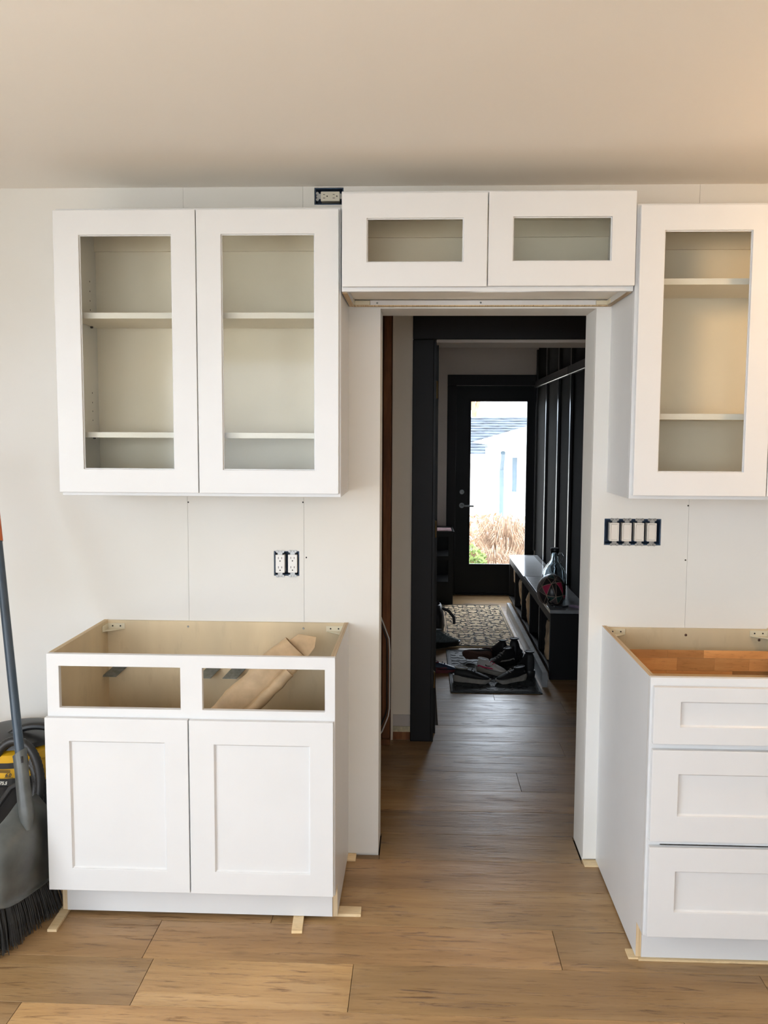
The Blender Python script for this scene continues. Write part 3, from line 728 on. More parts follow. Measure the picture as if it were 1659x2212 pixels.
# hood: rounded scoop; X faces right, length along Y
G = [  # rows from top ridge down to the lip, each from near-left to far-right (x, y, z)
 [(-.150, -.640, .352), (-.118, -.590, .382), (-.094, -.548, .432), (-.088, -.510, .432), (-.086, -.462, .396), (-.10, -.400, .405)],
 [(-.120, -.680, .345), (-.076, -.630, .360), (-.038, -.560, .378), (-.040, -.475, .374), (-.055, -.432, .365), (-.075, -.400, .36)],
 [(-.100, -.695, .320), (-.064, -.650, .328), (-.030, -.580, .338), (-.028, -.490, .345), (-.042, -.430, .345), (-.05, -.400, .34)],
 [(-.095, -.705, .270), (-.058, -.665, .270), (-.028, -.590, .280), (-.024, -.495, .285), (-.032, -.430, .290), (-.035, -.400, .29)],
 [(-.097, -.712, .205), (-.064, -.680, .195), (-.040, -.595, .195), (-.034, -.500, .190), (-.040, -.430, .190), (-.04, -.400, .19)],
 [(-.100, -.715, .175), (-.072, -.695, .163), (-.056, -.600, .150), (-.050, -.510, .137), (-.046, -.430, .126), (-.045, -.400, .12)],
 [(-.092, -.722, .165), (-.062, -.702, .152), (-.044, -.605, .140), (-.037, -.512, .127), (-.033, -.430, .116), (-.032, -.400, .11)]]
# close back on the left end
V = []; Fc = []
for row in G:
    V.append((row[0][0]-.07, row[0][1]+.03, row[0][2])); V += row
n = 7
for j in range(len(G)-1):
    for i in range(n-1): Fc.append((j*n+i, j*n+i+1, (j+1)*n+i+1, (j+1)*n+i))
hood = link('dustpan_hood', V, Fc, M['dustpan'], dp, smooth=True)
s_ = hood.modifiers.new('solid', 'SOLIDIFY'); s_.thickness = .004; s_.offset = -1
s_ = hood.modifiers.new('sub', 'SUBSURF'); s_.levels = 2; s_.render_levels = 2
# neck socket gripping the handle
nk = MB(); V = []; Fc = []
axd = dd.normalized(); sA = Vector((1, 0, 0)); sA = (sA-axd*sA.dot(axd)).normalized(); sB = axd.cross(sA)
prof = [(-.205, .012, .009), (-.175, .021, .016), (-.145, .0235, .019), (-.115, .0230, .020), (-.02, .0215, .0195), (.030, .0225, .0195), (.036, .0235, .0205), (.036, .0185, .0155), (-.115, .0185, .0155)]
n = 16
for k, (t_, ra, rbb) in enumerate(prof):
    c = p0+axd*t_
    tilt = .45 if k in (5, 6, 7) else 0
    for i in range(n):
        th = 2*math.pi*i/n
        V.append(c+sA*math.cos(th)*ra+sB*math.sin(th)*rbb+axd*tilt*ra*math.cos(th))
for k in range(len(prof)-1):
    for i in range(n): j = (i+1) % n; Fc.append((k*n+i, k*n+j, (k+1)*n+j, (k+1)*n+i))
nk.add(V, Fc); autosmooth(nk.build('handle_socket', M['dustpan'], dp), 50)
sl = MB(); c = p0+axd*.012+sA*.013
for q in (0,):
    sl.tube([c-sB*.0185-axd*.010, c-sB*.0185+axd*.010], .0035, 8)
    sl.tube([c+sB*.0185-axd*.010, c+sB*.0185+axd*.010], .0035, 8)
sl.build('hanging_slot', M['dark'], dp, kind='stuff')

va = empty('shop_vacuum', (-.24, -.20, 0), 'yellow and black workshop vacuum on the floor behind the broom', 'vacuum')
c = (-.245, -.195, 0)
t_ = MB(); t_.lathe([(.0001, .02), (.145, .02), (.155, .05), (.165, .36), (.170, .392), (.0001, .392)], c, 32); autosmooth(t_.build('tank', M['tank'], va))
t_ = MB(); t_.lathe([(.0001, .3925), (.160, .3925), (.158, .470), (.168, .474), (.168, .500), (.140, .510), (.0001, .512)], c, 32)
autosmooth(t_.build('power_head', M['yellow'], va))
t_ = MB(); t_.lathe([(.0001, .5125), (.155, .5125), (.150, .528), (.09, .540), (.0001, .542)], c, 32); autosmooth(t_.build('lid', M['tank'], va))
for k in range(4):
    a_ = R(45+90*k)
    w_ = MB(); w_.lathe([(.0001, -.012), (.018, -.012), (.022, 0), (.018, .012), (.0001, .012)], (c[0]+.13*math.cos(a_), c[1]+.13*math.sin(a_), .0225), 14, M=Matrix.Rotation(R(90), 4, 'X'))
    autosmooth(w_.build('caster', M['tank'], va))
lbp = MB()
# curved front label: black bands and yellow band
def arc(m, r, z0, z1, a0, a1, n=12):
    V = []; Fc = []
    for i in range(n+1):
        a_ = R(a0+(a1-a0)*i/n); x = c[0]+r*math.cos(a_); y = c[1]+r*math.sin(a_); V += [(x, y, z0), (x, y, z1)]
    for i in range(n): Fc.append((2*i, 2*i+2, 2*i+3, 2*i+1))
    m.add(V, Fc)
arc(lbp, .1625, .452, .474, -125, -55); arc(lbp, .1640, .393, .419, -125, -50); lbp.build('label_bands', M['tank'], va)
text_mesh('6.0', .017, (-.224, -.3580, .426), M['tank'], va, shear=.3, bold=.0005)
text_mesh('75.5', .015, (-.243, -.3605, .3995), M['label'], va, shear=.3, bold=.0004)
ln = MB()
for k, z in enumerate((.4475, .4435, .4395)): ln.box(-.31, -.205, -.3582, -.3575, z, z+.0018)
ln.box(-.226, -.196, -.3582, -.3575, .4225, .4240)
ln.box(-.31, -.255, -.3582, -.3575, .430, .432)
ln.build('label_lines', M['tank'], va, kind='stuff')
hl = MB()
def loop(cx, cy, cz, rx, rz, a0, a1, ytilt=0, n=36):
    return [(cx+rx*math.cos(R(a0+(a1-a0)*k/n)), cy+ytilt*math.sin(R(a0+(a1-a0)*k/n)), cz+rz*math.sin(R(a0+(a1-a0)*k/n))) for k in range(n+1)]
def hose(cx, cy, cz, rx, rz, a0, a1, r, yt=0):
    p = loop(cx, cy, cz, rx, rz, a0, a1, yt, 90)
    m = MB(); m.tube(p, r, 10, taper=[1+.10*(k % 2) for k in range(len(p))]); return m
autosmooth(hose(-.185, -.372, .400, .088, .150, -80, 165, .015, .02).build('hose', M['hose'], va), 80)
autosmooth(hose(-.190, -.335, .385, .060, .120, -80, 110, .014, .02).build('hose', M['hose'], va), 80)
autosmooth(hose(-.160, -.345, .350, .040, .110, -80, 100, .012, .02).build('hose', M['hose'], va), 80)
m = MB(); m.tube(loop(-.160, -.24, .44, .140, .125, 20, 165, .0, 40), .014, 10); autosmooth(m.build('carry_handle', M['tank'], va))
m = MB(); m.tube([(-.30, -.41, .22), (-.26, -.415, .28), (-.225, -.42, .345), (-.18, -.41, .41), (-.14, -.40, .43)], .009, 10); autosmooth(m.build('power_cord', M['hose'], va))

# ------------------------------------------------------------------ hall: cable, bench, things
cb = MB(); cb.tube([(.960, 1.185, .72), (.992, 1.185, .64), (1.022, 1.185, .56), (1.026, 1.185, .50), (1.026, 1.185, .20), (1.020, 1.185, .16), (.990, 1.185, .08), (.955, 1.185, .03)], .0035, 8)
o = autosmooth(cb.build('cable', M['plastic'])); tag(o, 'white cable bent along the bare wooden studs in passage', 'cable')
cb = MB(); cb.tube([(.950, 1.19, .70), (.985, 1.19, .625), (1.010, 1.19, .555), (1.013, 1.19, .50), (1.013, 1.19, .20), (1.008, 1.19, .17), (.980, 1.19, .10), (.950, 1.19, .05)], .0035, 8)
o = autosmooth(cb.build('cable', M['hose'])); tag(o, 'dark cable running just inside the white cable on the studs', 'cable')

bn = empty('storage_bench', (2.15, 3.85, 0), 'black open-cubby storage bench along the right wall of entry', 'bench')
box('bench_top', (2.020, 2.283, 2.50, 5.14, .432, .455), M['benchtop'], bn, .002)
box('apron', (2.022, 2.042, 2.50, 5.14, .375, .431), M['casing'], bn, .002)
box('back_panel', (2.262, 2.282, 2.50, 5.14, .05, .431), M['blackflat'], bn)
box('bottom_shelf', (2.022, 2.262, 2.50, 5.14, .05, .068), M['black'], bn)
for y in (2.50, 3.02, 3.55, 4.08, 4.61, 5.12):
    box('divider', (2.043 if y not in (2.5, 5.12) else 2.022, 2.261, y, y+.018, .069, .374), M['black'], bn, .001)
    if y not in (2.50, 5.12): box('front_post', (2.022, 2.042, y-.005, y+.024, .069, .374), M['black'], bn, .001)
box('end_panel', (2.022, 2.262, 2.478, 2.4995, 0, .431), M['casing'], bn, .001)
box('kick_board', (1.950, 1.985, 2.30, 4.61, 0, .098), M['benchtop'], bn, .002)
def paperbag(y, x, label, h=.28, d=.13, wd=.17, seed=1):
    rr = random.Random(seed); V = []; Fc = []; K = 8; n = 24
    for k in range(K+1):
        t = k/K
        for i in range(n):
            th = 2*math.pi*i/n; cx = math.cos(th); sx = math.sin(th)
            px_ = math.copysign(abs(cx)**.35, cx)*wd/2; py = math.copysign(abs(sx)**.35, sx)*d/2
            j = .004+.006*t
            V.append((x+wd/2+px_+rr.uniform(-j, j)+.012*math.sin(t*3+seed), y+py+rr.uniform(-j, j), .0705+h*t+(rr.uniform(-.012, .022) if k == K else 0)))
    for k in range(K):
        for i in range(n): j = (i+1) % n; Fc.append((k*n+i, k*n+j, (k+1)*n+j, (k+1)*n+i))
    Fc.append(tuple(range(n-1, -1, -1)))
    o = link('paper_bag', V, Fc, M['kraft']); autosmooth(o, 50)
    md = o.modifiers.new('s', 'SOLIDIFY'); md.thickness = .0015
    tag(o, label, 'paper bag', 'brown paper bags in the bench cubbies')
paperbag(4.87, 2.045, 'brown paper bag in the bench cubby farthest away, by the glass door', seed=1)
paperbag(4.35, 2.045, 'brown paper bag in the second farthest bench cubby', h=.27, seed=2)
paperbag(3.82, 2.045, 'brown paper bag in the middle bench cubby', h=.26, seed=3)
paperbag(2.78, 2.045, 'brown paper bag in the nearest bench cubby', h=.24, seed=4)
o = box('paper_sheet', (2.006, 2.24, 3.87, 5.06, .4556, .4568), M['sheet']); tag(o, 'large pale glossy sheet lying on the far part of bench', 'paper')

jg = empty('glass_jug', (2.125, 3.04, .4555), 'clear glass jug with dark cap standing on the bench', 'jug')
prof = [(.0001, .001), (.066, .001), (.072, .010), (.073, .13), (.066, .160), (.045, .190), (.025, .215), (.021, .235), (.021, .262), (.024, .266), (.024, .275),
        (.0175, .275), (.0175, .235), (.022, .213), (.042, .186), (.062, .158), (.069, .128), (.068, .014), (.0001, .009)]
m = MB(); m.lathe([(r_*1.15, z_*1.15) for r_, z_ in prof], (2.125, 3.04, .4555), 32); o = m.build('jug_body', M['clear'], jg, smooth=True)
m = MB(); m.tube([(2.149, 3.04, .752), (2.171, 3.04, .757), (2.183, 3.04, .737), (2.172, 3.04, .707), (2.165, 3.04, .69)], .006, 8); autosmooth(m.build('ring_handle', M['clear'], jg))
m = MB(); m.lathe([(.0001, .2755), (.030, .2755), (.030, .292), (.026, .296), (.0001, .296)], (2.125, 3.04, .4555+.0415), 24); autosmooth(m.build('cap', M['tank'], jg))

# helmet with triangle print
hm = empty('helmet', (2.065, 2.76, .4555), 'child helmet with pink and dark triangle pattern on near end of bench', 'helmet')
bm = bmesh.new(); bmesh.ops.create_icosphere(bm, subdivisions=2, radius=1)
rr = random.Random(11)
bmesh.ops.delete(bm, geom=[v for v in bm.verts if v.co.z < -.62], context='VERTS')
for v in bm.verts: v.co += Vector((rr.uniform(-.15, .15), rr.uniform(-.15, .15), rr.uniform(-.15, .15)))
for v in bm.verts: v.co.normalize()
bmesh.ops.inset_individual(bm, faces=list(bm.faces), thickness=.030, depth=0)
for f in bm.faces: f.material_index = 0 if len(f.verts) == 4 else rr.choice([1, 1, 1, 2, 2, 3, 3, 4])
bmesh.ops.subdivide_edges(bm, edges=list(bm.edges), cuts=2, use_grid_fill=True)
for v in bm.verts: v.co.normalize(); v.co = Vector((v.co.x*.096, v.co.y*.125, v.co.z*.120))
for f in bm.faces: f.smooth = True
me = bpy.data.meshes.new('helmet_shell'); bm.to_mesh(me); bm.free()
for k in ('helmetline', 'helmblack', 'helmgrey', 'pink', 'teal'): me.materials.append(M[k])
o = bpy.data.objects.new('helmet_shell', me); COL.objects.link(o); o.parent = hm; o.location = (0, 0, .075); ORG[o] = Vector((2.065, 2.76, .53))
md = o.modifiers.new('s', 'SOLIDIFY'); md.thickness = .006; md.offset = -1
m = MB(); m.lathe([(.058, .003), (.066, .003), (.071, .012), (.0735, .024), (.064, .024)], (2.065, 2.76, .4555), 32, sx=1.12, sy=1.48); o = m.build('helmet_rim', M['helmblack'], hm, smooth=True)
m = MB(); m.box(2.016, 2.030, 2.615, 2.64, .456, .475); m.tube([(2.035, 2.625, .505), (2.022, 2.61, .49), (2.03, 2.60, .470), (2.06, 2.60, .459)], .006, 8); autosmooth(m.build('strap_buckle', M['chrome'], hm))
m = MB(); m.tube([(2.05, 2.62, .478), (2.07, 2.585, .463), (2.11, 2.575, .461), (2.15, 2.60, .462)], .007, 8); autosmooth(m.build('chin_strap', M['bag'], hm))
m = MB(); V_ = [(2.165, 2.62, .4625), (2.185, 2.60, .4635), (2.205, 2.575, .464), (2.225, 2.56, .464), (2.25, 2.555, .463)]
m.tube(V_, .009, 10, taper=[.5, 1, 1.05, 1, .8]); o = autosmooth(m.build('lilac_strap', M['lilac'])); tag(o, 'small lilac plastic piece beside helmet on bench end', 'strap')

# dark cabinet at the left of the entry
sh = empty('shoe_cabinet', (1.375, 5.22, 0), 'black open shelf unit left of the exterior door', 'cabinet')
box('top_board', (1.262, 1.492, 4.968, 5.47, .672, .690), M['black'], sh, .002)
for y in (4.97, 5.45): MB().plate(1.264, 1.485, 0, .671, y, y+.016, [(1.31, 1.44, .46, .64), (1.31, 1.44, .22, .42)] if y < 5.2 else []).build('end_panel', M['black'], sh, .001)
for z in (.05, .20, .44): box('shelf', (1.268, 1.478, 4.987, 5.449, z, z+.016), M['black'], sh, .001)
box('back_board', (1.2625, 1.2665, 4.987, 5.449, .0, .671), M['black'], sh)
M['mag'] = simple('pink_magazine_cover', (.62, .42, .44), .3, var=.35, scale=22)
o = box('magazine', (1.275, 1.468, 4.985, 5.22, .6905, .699), M['mag'], bevel=.002); tag(o, 'pale pinkish magazine on top of the black shelf unit', 'magazine')

# mats
def mat(x0, x1, y0, y1, z, m1, m2, label, n=9, seed=1):
    r = empty('door_mat', ((x0+x1)/2, (y0+y1)/2, 0), label, 'mat')
    box('mat_base', (x0, x1, y0, y1, .0003, z), m1, r, .003)
    MB().plate(x0, x1, 0, 1, 0, 1, [])
    rr = random.Random(seed); e = MB(); cx = (x0+x1)/2
    def arcstrip(px_, py, r_, a0, a1, w_):
        V = []; K = 6
        for k in range(K+1):
            a_ = R(a0+(a1-a0)*k/K); ww = w_*(.35+.65*math.sin(math.pi*(.12+.76*k/K)))
            for q in (-1, 1): V.append((px_+(r_+q*ww)*math.cos(a_), py+(r_+q*ww)*math.sin(a_), z+.0002))
        T = [(a, b, c_+.003) for a, b, c_ in V]; nn = len(V); Fc = []
        for k in range(K):
            i = 2*k; Fc.append((nn+i, nn+i+1, nn+i+3, nn+i+2)); Fc.append((i, nn+i, nn+i+2, i+2)); Fc.append((i+1, i+3, nn+i+3, nn+i+1))
        Fc.append((0, 1, nn+1, nn)); Fc.append((nn-2, nn-1, 2*nn-1, 2*nn-2))
        e.add(V+T, Fc)
    st = (x1-x0-.06)/2/n; ny = int((y1-y0-.06)/ (st*1.35))
    for j in range(ny):
        for i in range(n):
            y = y0+.045+(j+.5)*(y1-y0-.09)/ny; dx = (i+.5)*st
            r_ = st*rr.uniform(.42, .75); a0 = rr.choice([0, 40, 90, 160, 200, 250, 300]); sp = rr.uniform(90, 170); w_ = .0036
            for s in (-1, 1):
                if s == 1: arcstrip(cx+dx, y, r_, a0, a0+sp, w_)
                else: arcstrip(cx-dx, y, r_, 180-a0, 180-a0-sp, w_)
    e.build('scroll_relief', m2, r, kind='stuff')
    b = MB(); g = .022
    for q0 in (.012, .026):
        b.box(x0+q0, x1-q0, y0+q0, y0+q0+.004, z, z+.003); b.box(x0+q0, x1-q0, y1-q0-.004, y1-q0, z, z+.003)
        b.box(x0+q0, x0+q0+.004, y0+q0+.005, y1-q0-.005, z, z+.003); b.box(x1-q0-.004, x1-q0, y0+q0+.005, y1-q0-.005, z, z+.003)
    b.build('border_ribs', m2, r)
    return r
mat(1.375, 1.925, 3.32, 4.96, .009, M['rug_tan'], M['rug_relief'], 'tan mat with dark scroll pattern near the exterior door', 6)
mat(1.372, 1.935, 2.148, 3.22, .009, M['rug_dark'], M['rug_dark2'], 'charcoal scroll-pattern mat holding the shoe pile', 5, 5)

# shoes
def shoe(loc, yaw, L, label, upper_m, sole_m, accent=None, high=0, roll=0, z=.0125, low=False, pitch=0, group='shoes piled on the charcoal mat', swoosh=False, lace_m=None, tip=0):
    T = Matrix.Translation((loc[0], loc[1], z+tip)) @ Matrix.Rotation(R(yaw), 4, 'Z') @ Matrix.Rotation(R(pitch), 4, 'Y') @ Matrix.Rotation(R(roll), 4, 'X')
    r = empty('shoe', (loc[0], loc[1], z), label, 'shoe', group)
    s = L/.28; hz = 1.25
    T = T @ Matrix.Diagonal((1, 1, hz, 1))
    st = [(-.135, .022, .052+high*.5), (-.128, .030, .078+high), (-.10, .036, .084+high), (-.06, .037, .082+high), (-.03, .037, .076+high*.7), (.02, .040, .066+high*.1), (.06, .045, .056), (.095, .044, .046), (.12, .034, .038), (.138, .015, .030)]
    n = 16; V = []; Fc = []
    for x, hw, h_ in st:
        for i in range(n):
            th = 2*math.pi*i/n; c_ = math.cos(th); s2 = math.sin(th)
            zz = .024+(h_-.024)*.5*(1+math.copysign(abs(s2)**.8, s2))
            ww = hw*math.copysign(abs(c_)**(.7 if high < .04 else .45), c_)*(1-(.28 if high < .04 else .12)*max(0, s2))
            V.append(Vector((x*s, ww*s, zz*s)))
    for k in range(len(st)-1):
        for i in range(n):
            j = (i+1) % n; Fc.append((k*n+i, k*n+j, (k+1)*n+j, (k+1)*n+i))
    Fc += [tuple(range(n-1, -1, -1)), tuple((len(st)-1)*n+i for i in range(n))]
    u = link('upper', [T @ v for v in V], Fc, upper_m, r, smooth=True)
    md = u.modifiers.new('ss', 'SUBSURF'); md.levels = 1; md.render_levels = 1
    # padded collar round a dark foot opening
    cl = MB(); cp = []
    for i in range(17):
        th = 2*math.pi*i/16; cp.append(T @ Vector(((-.082+.047*math.cos(th))*s, .030*math.sin(th)*s, (.083+high-.003*math.cos(th))*s)))
    cl.tube(cp, .0058*s, 6, caps=False); cl.build('collar', sole_m if lace_m is None and not high else upper_m, r)
    fo = MB(); fo.add([p+Vector((0, 0, .001)) for p in cp[:16]], [tuple(range(16))]); fo.build('foot_opening', M['dark'], r)
    V = []; Fc = []
    prof = [(-.142, .016), (-.13, .034), (-.09, .040), (-.02, .038), (.03, .041), (.08, .049), (.12, .040), (.146, .014)]
    for zz, gg in ((0, .96), (.012, 1.03), (.026, 1.0)):
        ring = [(x*gg, w_*gg) for x, w_ in prof]+[(x*gg, -w_*gg) for x, w_ in reversed(prof)]
        for x, w_ in ring: V.append(T @ Vector((x*s, w_*s, (zz+(.014 if x < -.05 and zz > 0 else 0)+(.010 if x > .12 and zz < .02 else 0))*s)))
    n = 16
    for k in range(2):
        for i in range(n): j = (i+1) % n; Fc.append((k*n+i, k*n+j, (k+1)*n+j, (k+1)*n+i))
    Fc += [tuple(range(n-1, -1, -1)), tuple(2*n+i for i in range(n))]
    autosmooth(link('sole', V, Fc, sole_m, r), 50)
    lc = MB()
    for k in range(4):
        x = .0+.02*k; zt = .079+high*.3-.0055*k*2
        lc.tube([T @ Vector((p[0]*s, p[1]*s, p[2]*s)) for p in ((x, -.022, zt-.006), (x+.004, 0, zt+.003), (x, .022, zt-.006))], .0028*s, 6)
    lc.build('laces', lace_m or upper_m, r)
    if accent:
        for sg in (-1, 1):
            a = MB(); a.add([T @ Vector((p[0]*s, sg*p[1]*s, p[2]*s)) for p in ((-.115, .0385, .034), (-.02, .0405, .034), (.05, .0455, .038), (.03, .044, .046), (-.04, .0395, .043), (-.105, .0385, .048))], [(0,1,2,3,4,5)])
            a.build('side_panel', accent, r)
    if swoosh:
        for sg in (-1, 1):
            a = MB(); P = [(-.035, .054), (-.022, .048), (.004, .050), (.045, .061), (.002, .055), (-.020, .054), (-.032, .062)]
            a.add([T @ Vector((x*s, sg*.0425*s, zz*s)) for x, zz in P], [tuple(range(7))]); a.build('side_emblem', M['shoeblack'], r)
    return r
shoe((1.512, 2.36), -14, .235, 'black sneaker with thick grey sole at the left front of mat', M['shoeblack'], M['shoegrey'])
shoe((1.655, 2.575), -38, .225, 'white sneaker with pink accents and curved side mark in shoe pile', M['shoewhite'], M['shoegrey'], M['pink'], swoosh=True, lace_m=M['pink'])
shoe((1.765, 2.385), 212, .225, 'rounded black sneaker with pale stripes at the right front of pile', M['shoeblack'], M['shoegrey'], lace_m=M['shoewhite'])
shoe((1.575, 2.86), 165, .20, 'dark slip-on shoe lying on its side showing its brown sole', M['shoeblack'], M['brownrub'], roll=62, tip=.038)
shoe((1.735, 2.765), 215, .235, 'black sneaker with grey striped side behind the white sneaker', M['shoeblack'], M['tank'], M['shoegrey'], high=.025, lace_m=M['shoegrey'])
shoe((1.885, 2.60), 98, .25, 'tall black boot nearest the bench kick board', M['shoeblack'], M['tank'], high=.06)
shoe((1.855, 2.965), 75, .25, 'black high-top boot at the back of the shoe pile', M['shoeblack'], M['tank'], high=.06)
shoe((1.735, 3.06), 120, .20, 'small black ankle shoe at the rear left of pile', M['shoeblack'], M['tank'], high=.05)
shoe((1.33, 2.62), 5, .20, 'blue child shoe with red heel on the floor by door frame', M['navy'], M['maroon'], M['maroon'], z=.0003, group=None)
o = shoe((1.36, 3.30), 35, .27, 'fuzzy grey slipper on the floor beside the tan mat', M['fleece'], M['tank'], z=.0125, high=.03, group=None)
# backpack beside the wall
bp = empty('backpack', (1.32, 3.66, 0), 'dark nylon backpack slumped against the left entry wall', 'bag')
rr = random.Random(9); V = []; Fc = []; n = 18; K = 8
for k in range(K+1):
    t = k/K; a = .052*(math.sin(math.pi*(.12+.8*t))**.5); b = .15*(math.sin(math.pi*(.15+.75*t))**.5)
    for i in range(n):
        th = 2*math.pi*i/n; V.append((1.318+a*math.cos(th)+rr.uniform(-.006, .006), 3.66+b*math.sin(th)+rr.uniform(-.008, .008), .001+.26*t+rr.uniform(-.004, .004)*(0 < k)))
for k in range(K):
    for i in range(n): j = (i+1) % n; Fc.append((k*n+i, k*n+j, (k+1)*n+j, (k+1)*n+i))
Fc += [tuple(range(n-1, -1, -1)), tuple(K*n+i for i in range(n))]
o = link('bag_body', V, Fc, M['bag'], bp, smooth=True)
m = MB(); m.tube([(1.355, 3.60, .24), (1.40, 3.58, .225), (1.44, 3.56, .18), (1.445, 3.55, .13)], .012, 8); autosmooth(m.build('shoulder_strap', M['bag'], bp))
m = MB(); m.tube([(1.31, 3.62, .25), (1.32, 3.64, .29), (1.33, 3.68, .25)], .008, 8); autosmooth(m.build('grab_loop', M['bag'], bp))

# ------------------------------------------------------------------ ceiling lamp (right of the frame, gives the warm light)
lp = empty('ceiling_lamp', (2.75, -1.0, CE-.25), 'small round ceiling pendant right of the cabinets', 'lamp')
m = MB(); m.lathe([(.0001, .249), (.05, .249), (.05, .235), (.008, .225), (.008, .13), (.06, .11), (.12, .045), (.115, .043), (.055, .10), (.0001, .11)], (2.75, -1.0, CE-.25), 24); autosmooth(m.build('shade', M['brass'], lp))

# ------------------------------------------------------------------ outdoors
g = MB(); g.box(-30, 40, -35, 5.9, -.9, -.62); g.add([(-30, 5.9, -.25), (40, 5.9, -.25), (40, 11, -.62), (-30, 11, -.62), (-30, 16, -1.2), (40, 16, -1.2), (-30, 60, -1.2), (40, 60, -1.2)],
      [(0, 1, 2, 3), (3, 2, 5, 4), (4, 5, 7, 6)])
o = g.build('ground', M['ground']); tag(o, 'pale gravel yard beyond the exterior door', kind='structure')
rf = MB().box(-1.6, 4.0, -5.6, 5.75, 2.62, 2.75).build('roof', M['snowroof']); tag(rf, 'flat roof slab over the rooms', kind='structure')
# neighbour house A: long white wall with shingle roof
ha = empty('house', (5, 26, -1.2), 'white house with wide blue-grey shingled roof straight beyond the door', 'building')
yA = 24.0; kA = (yA+3.22)/19.22
zz = lambda z: 1.59+(z-1.59)*kA
box('wall', (-8, 18, yA, yA+7, -1.2, zz(1.165)), M['siding'], ha)
e0 = zz(1.165)
rm = MB(); V = []; nr = 14
ridge = 2.15
for k in range(nr):
    t0, t1 = k/nr, (k+1)/nr
    y0_, y1_ = yA-.5+t0*3.9, yA-.5+t1*3.9; za, zb_ = e0+t0*(ridge-e0), e0+t1*(ridge-e0)
    c_ = MB(); c_.add([(-8.5, y0_, za), (18.5, y0_, za), (18.5, y1_, zb_), (-8.5, y1_, zb_), (-8.5, y0_, za+.05), (18.5, y0_, za+.05), (18.5, y1_, zb_+.02), (-8.5, y1_, zb_+.02)],
           [(0,3,2,1), (4,5,6,7), (0,1,5,4), (1,2,6,5), (2,3,7,6), (3,0,4,7)])
    c_.build('shingle_course', M['roof'], ha)
box('fascia', (-8.5, 18.5, yA-.56, yA-.50, e0-.28, e0), M['siding'], ha)
# house B: corner of a white outbuilding
hb = empty('outbuilding', (5, 17, -1.2), 'white outbuilding corner with pale roof and narrow dark window', 'building')
yB = 15.0; kB = (yB+3.22)/13.22
xb = lambda x: 1.1714+(x-1.1714)*kB
zb2 = lambda z: 1.59+(z-1.59)*kB
MB().box(xb(2.40), 9, yB, yB+5, -1.25, zb2(1.34)).build('wall', M['siding'], hb)
wx0, wx1 = xb(2.53), xb(2.60)
wbx = box('window', (wx0, wx1, yB-.03, yB-.002, zb2(.74), zb2(1.246)), M['winglass'], hb)
MB().plate(wx0-.05, wx1+.05, zb2(.74)-.05, zb2(1.246)+.05, yB-.05, yB-.031, [(wx0, wx1, zb2(.74), zb2(1.246))]).build('window_trim', M['siding'], hb)
m = MB(); xe = xb(2.17); ze = zb2(1.43)
m.add([(xe, yB-.6, ze), (9.5, yB-.6, ze-.25), (9.5, yB+5.5, ze-.25), (xe, yB+5.5, ze), (xb(3.3), yB+2.4, zb2(1.83)), (9.5, yB+2.4, zb2(1.83))], [(0, 3, 2, 1), (0, 1, 5, 4), (3, 4, 5, 2), (0, 4, 3), (1, 2, 5)])
m.build('roof', M['snowroof'], hb)
MB().add([(xe-.05, yB-.68, ze-.10), (9.5, yB-.68, ze-.35), (9.5, yB-.60, ze-.35), (xe-.05, yB-.60, ze-.10), (xe-.05, yB-.68, ze+.04), (9.5, yB-.68, ze-.21), (9.5, yB-.60, ze-.21), (xe-.05, yB-.60, ze+.04)],
         [(0,3,2,1), (4,5,6,7), (0,1,5,4), (1,2,6,5), (2,3,7,6), (3,0,4,7)]).build('gutter', M['siding'], hb)
m = MB(); m.tube([(xb(2.36), yB-.5, ze-.15), (xb(2.37), yB-.08, ze-.5), (xb(2.385), yB-.06, -1.1)], .05, 8); m.build('downspout', M['winglass'], hb)
def tuft(c, rad, h, n, mat_, name, label, cat, seed, spread=.8, w_=.0055):
    rr = random.Random(seed); m = MB()
    for k in range(n):
        a_ = rr.uniform(0, 6.28); q = rr.random()**.6; hh = h*rr.uniform(.55, 1)
        b0 = Vector((c[0]+rad*.25*q*math.cos(a_), c[1]+rad*.25*q*math.sin(a_), c[2]))
        t1 = b0+Vector((rad*q*math.cos(a_)*spread, rad*q*math.sin(a_)*spread, hh)); t2 = b0+Vector((rad*q*math.cos(a_)*1.5*spread, rad*q*math.sin(a_)*1.5*spread, hh*rr.uniform(.7, 1)))
        s_ = Vector((math.cos(a_+1.57), math.sin(a_+1.57), 0))*w_
        m.add([b0-s_, b0+s_, t1+s_, t1-s_, t2], [(0, 1, 2, 3), (3, 2, 4)])
    o = m.build(name, mat_, origin=c); tag(o, label, cat); return o
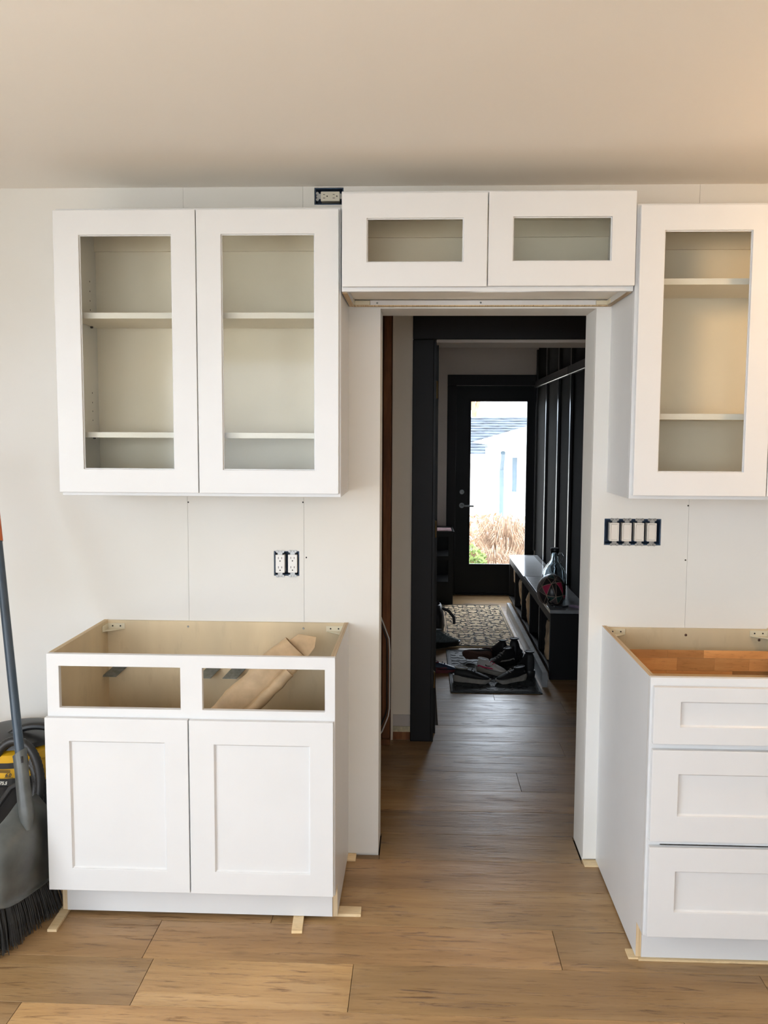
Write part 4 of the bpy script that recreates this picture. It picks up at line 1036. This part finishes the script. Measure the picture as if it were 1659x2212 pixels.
def leafy(c, rad, h, n, mat_, name, label, cat, seed, ls=.05):
    rr = random.Random(seed); r = empty(name, c, label, cat); m = MB(); st = MB()
    for k in range(n):
        u_ = Vector((rr.gauss(0, 1), rr.gauss(0, 1), rr.gauss(0, 1))).normalized()*rr.random()**.35
        p = Vector(c)+Vector((u_.x*rad, u_.y*rad, h*.5+u_.z*h*.48))
        a_ = Vector((rr.uniform(-1, 1), rr.uniform(-1, 1), rr.uniform(-1, 1))).normalized(); b_ = a_.orthogonal().normalized()
        m.add([p-a_*ls, p+b_*ls*.5, p+a_*ls, p-b_*ls*.5], [(0, 1, 2, 3)])
    m.build('foliage', mat_, r)
    for k in range(9):
        a_ = rr.uniform(0, 6.28); q = rr.random()*rad*.7
        st.tube([c, (c[0]+q*.4*math.cos(a_), c[1]+q*.4*math.sin(a_), c[2]+h*.45), (c[0]+q*math.cos(a_), c[1]+q*math.sin(a_), c[2]+h*.8)], .012, 5)
    st.build('stems', M['bark'], r, kind='stuff')
tuft((2.55, 11.0, -.62), .62, .92, 700, M['grassdry'], 'ornamental_grass', 'dry tan ornamental grass clump filling the lower door pane', 'plant', 1)
tuft((2.22, 9.3, -.50), .30, .50, 260, M['grassdry'], 'ornamental_grass', 'lower dry grass clump in front of the tan one', 'plant', 2)
tuft((3.35, 12.6, -.80), .35, .75, 40, M['pot'], 'plant_stakes', 'thin blue-grey stalks right of the dry grass', 'plant', 3, spread=.3, w_=.006)
leafy((1.84, 8.5, -.44), .22, .60, 420, M['green'], 'green_shrub', 'bright green shrub at the lower left of pane', 'plant', 4, .045)
leafy((2.35, 13.6, -.92), .85, 1.05, 600, M['leafrust'], 'rust_shrub', 'rust-leaved shrub before the white wall', 'plant', 5, .06)
leafy((1.75, 12.2, -.76), .33, 1.15, 300, M['leafrust'], 'rust_shrub', 'smaller rust-leaved shrub above the green one', 'plant', 6, .05)
m = MB(); m.lathe([(.0001, 0), (.10, 0), (.15, .10), (.16, .26), (.14, .28), (.13, .25), (.0001, .22)], (2.75, 9.9, -.54), 20); o = autosmooth(m.build('plant_pot', M['pot'])); tag(o, 'blue glazed pot among the dry grass', 'pot')
# bare tree beyond roof
def tree(x, y, z, h, seed, label):
    rr = random.Random(seed); m = MB()
    def br_(p, d, L, r_, dep):
        q = p+d*L; mid = (p+q)/2+Vector((rr.uniform(-1, 1), rr.uniform(-1, 1), rr.uniform(-1, 1)))*L*.08
        m.tube([p, mid, q], r_, 5, taper=[1, .85, .65], caps=False)
        if dep:
            for k in range(3):
                nd = (d+Vector((rr.uniform(-1, 1), rr.uniform(-1, 1), rr.uniform(-.3, .8)))*.75).normalized(); br_(q, nd, L*rr.uniform(.55, .78), r_*.6, dep-1)
    br_(Vector((x, y, z)), Vector((0, 0, 1)), h*.42, h*.02, 4)
    o = m.build('bare_tree', M['bark'], origin=(x, y, z)); tag(o, label, 'tree')
tree(3.4, 34, -1.2, 8.6, 3, 'bare leafless tree rising behind shingled roof')
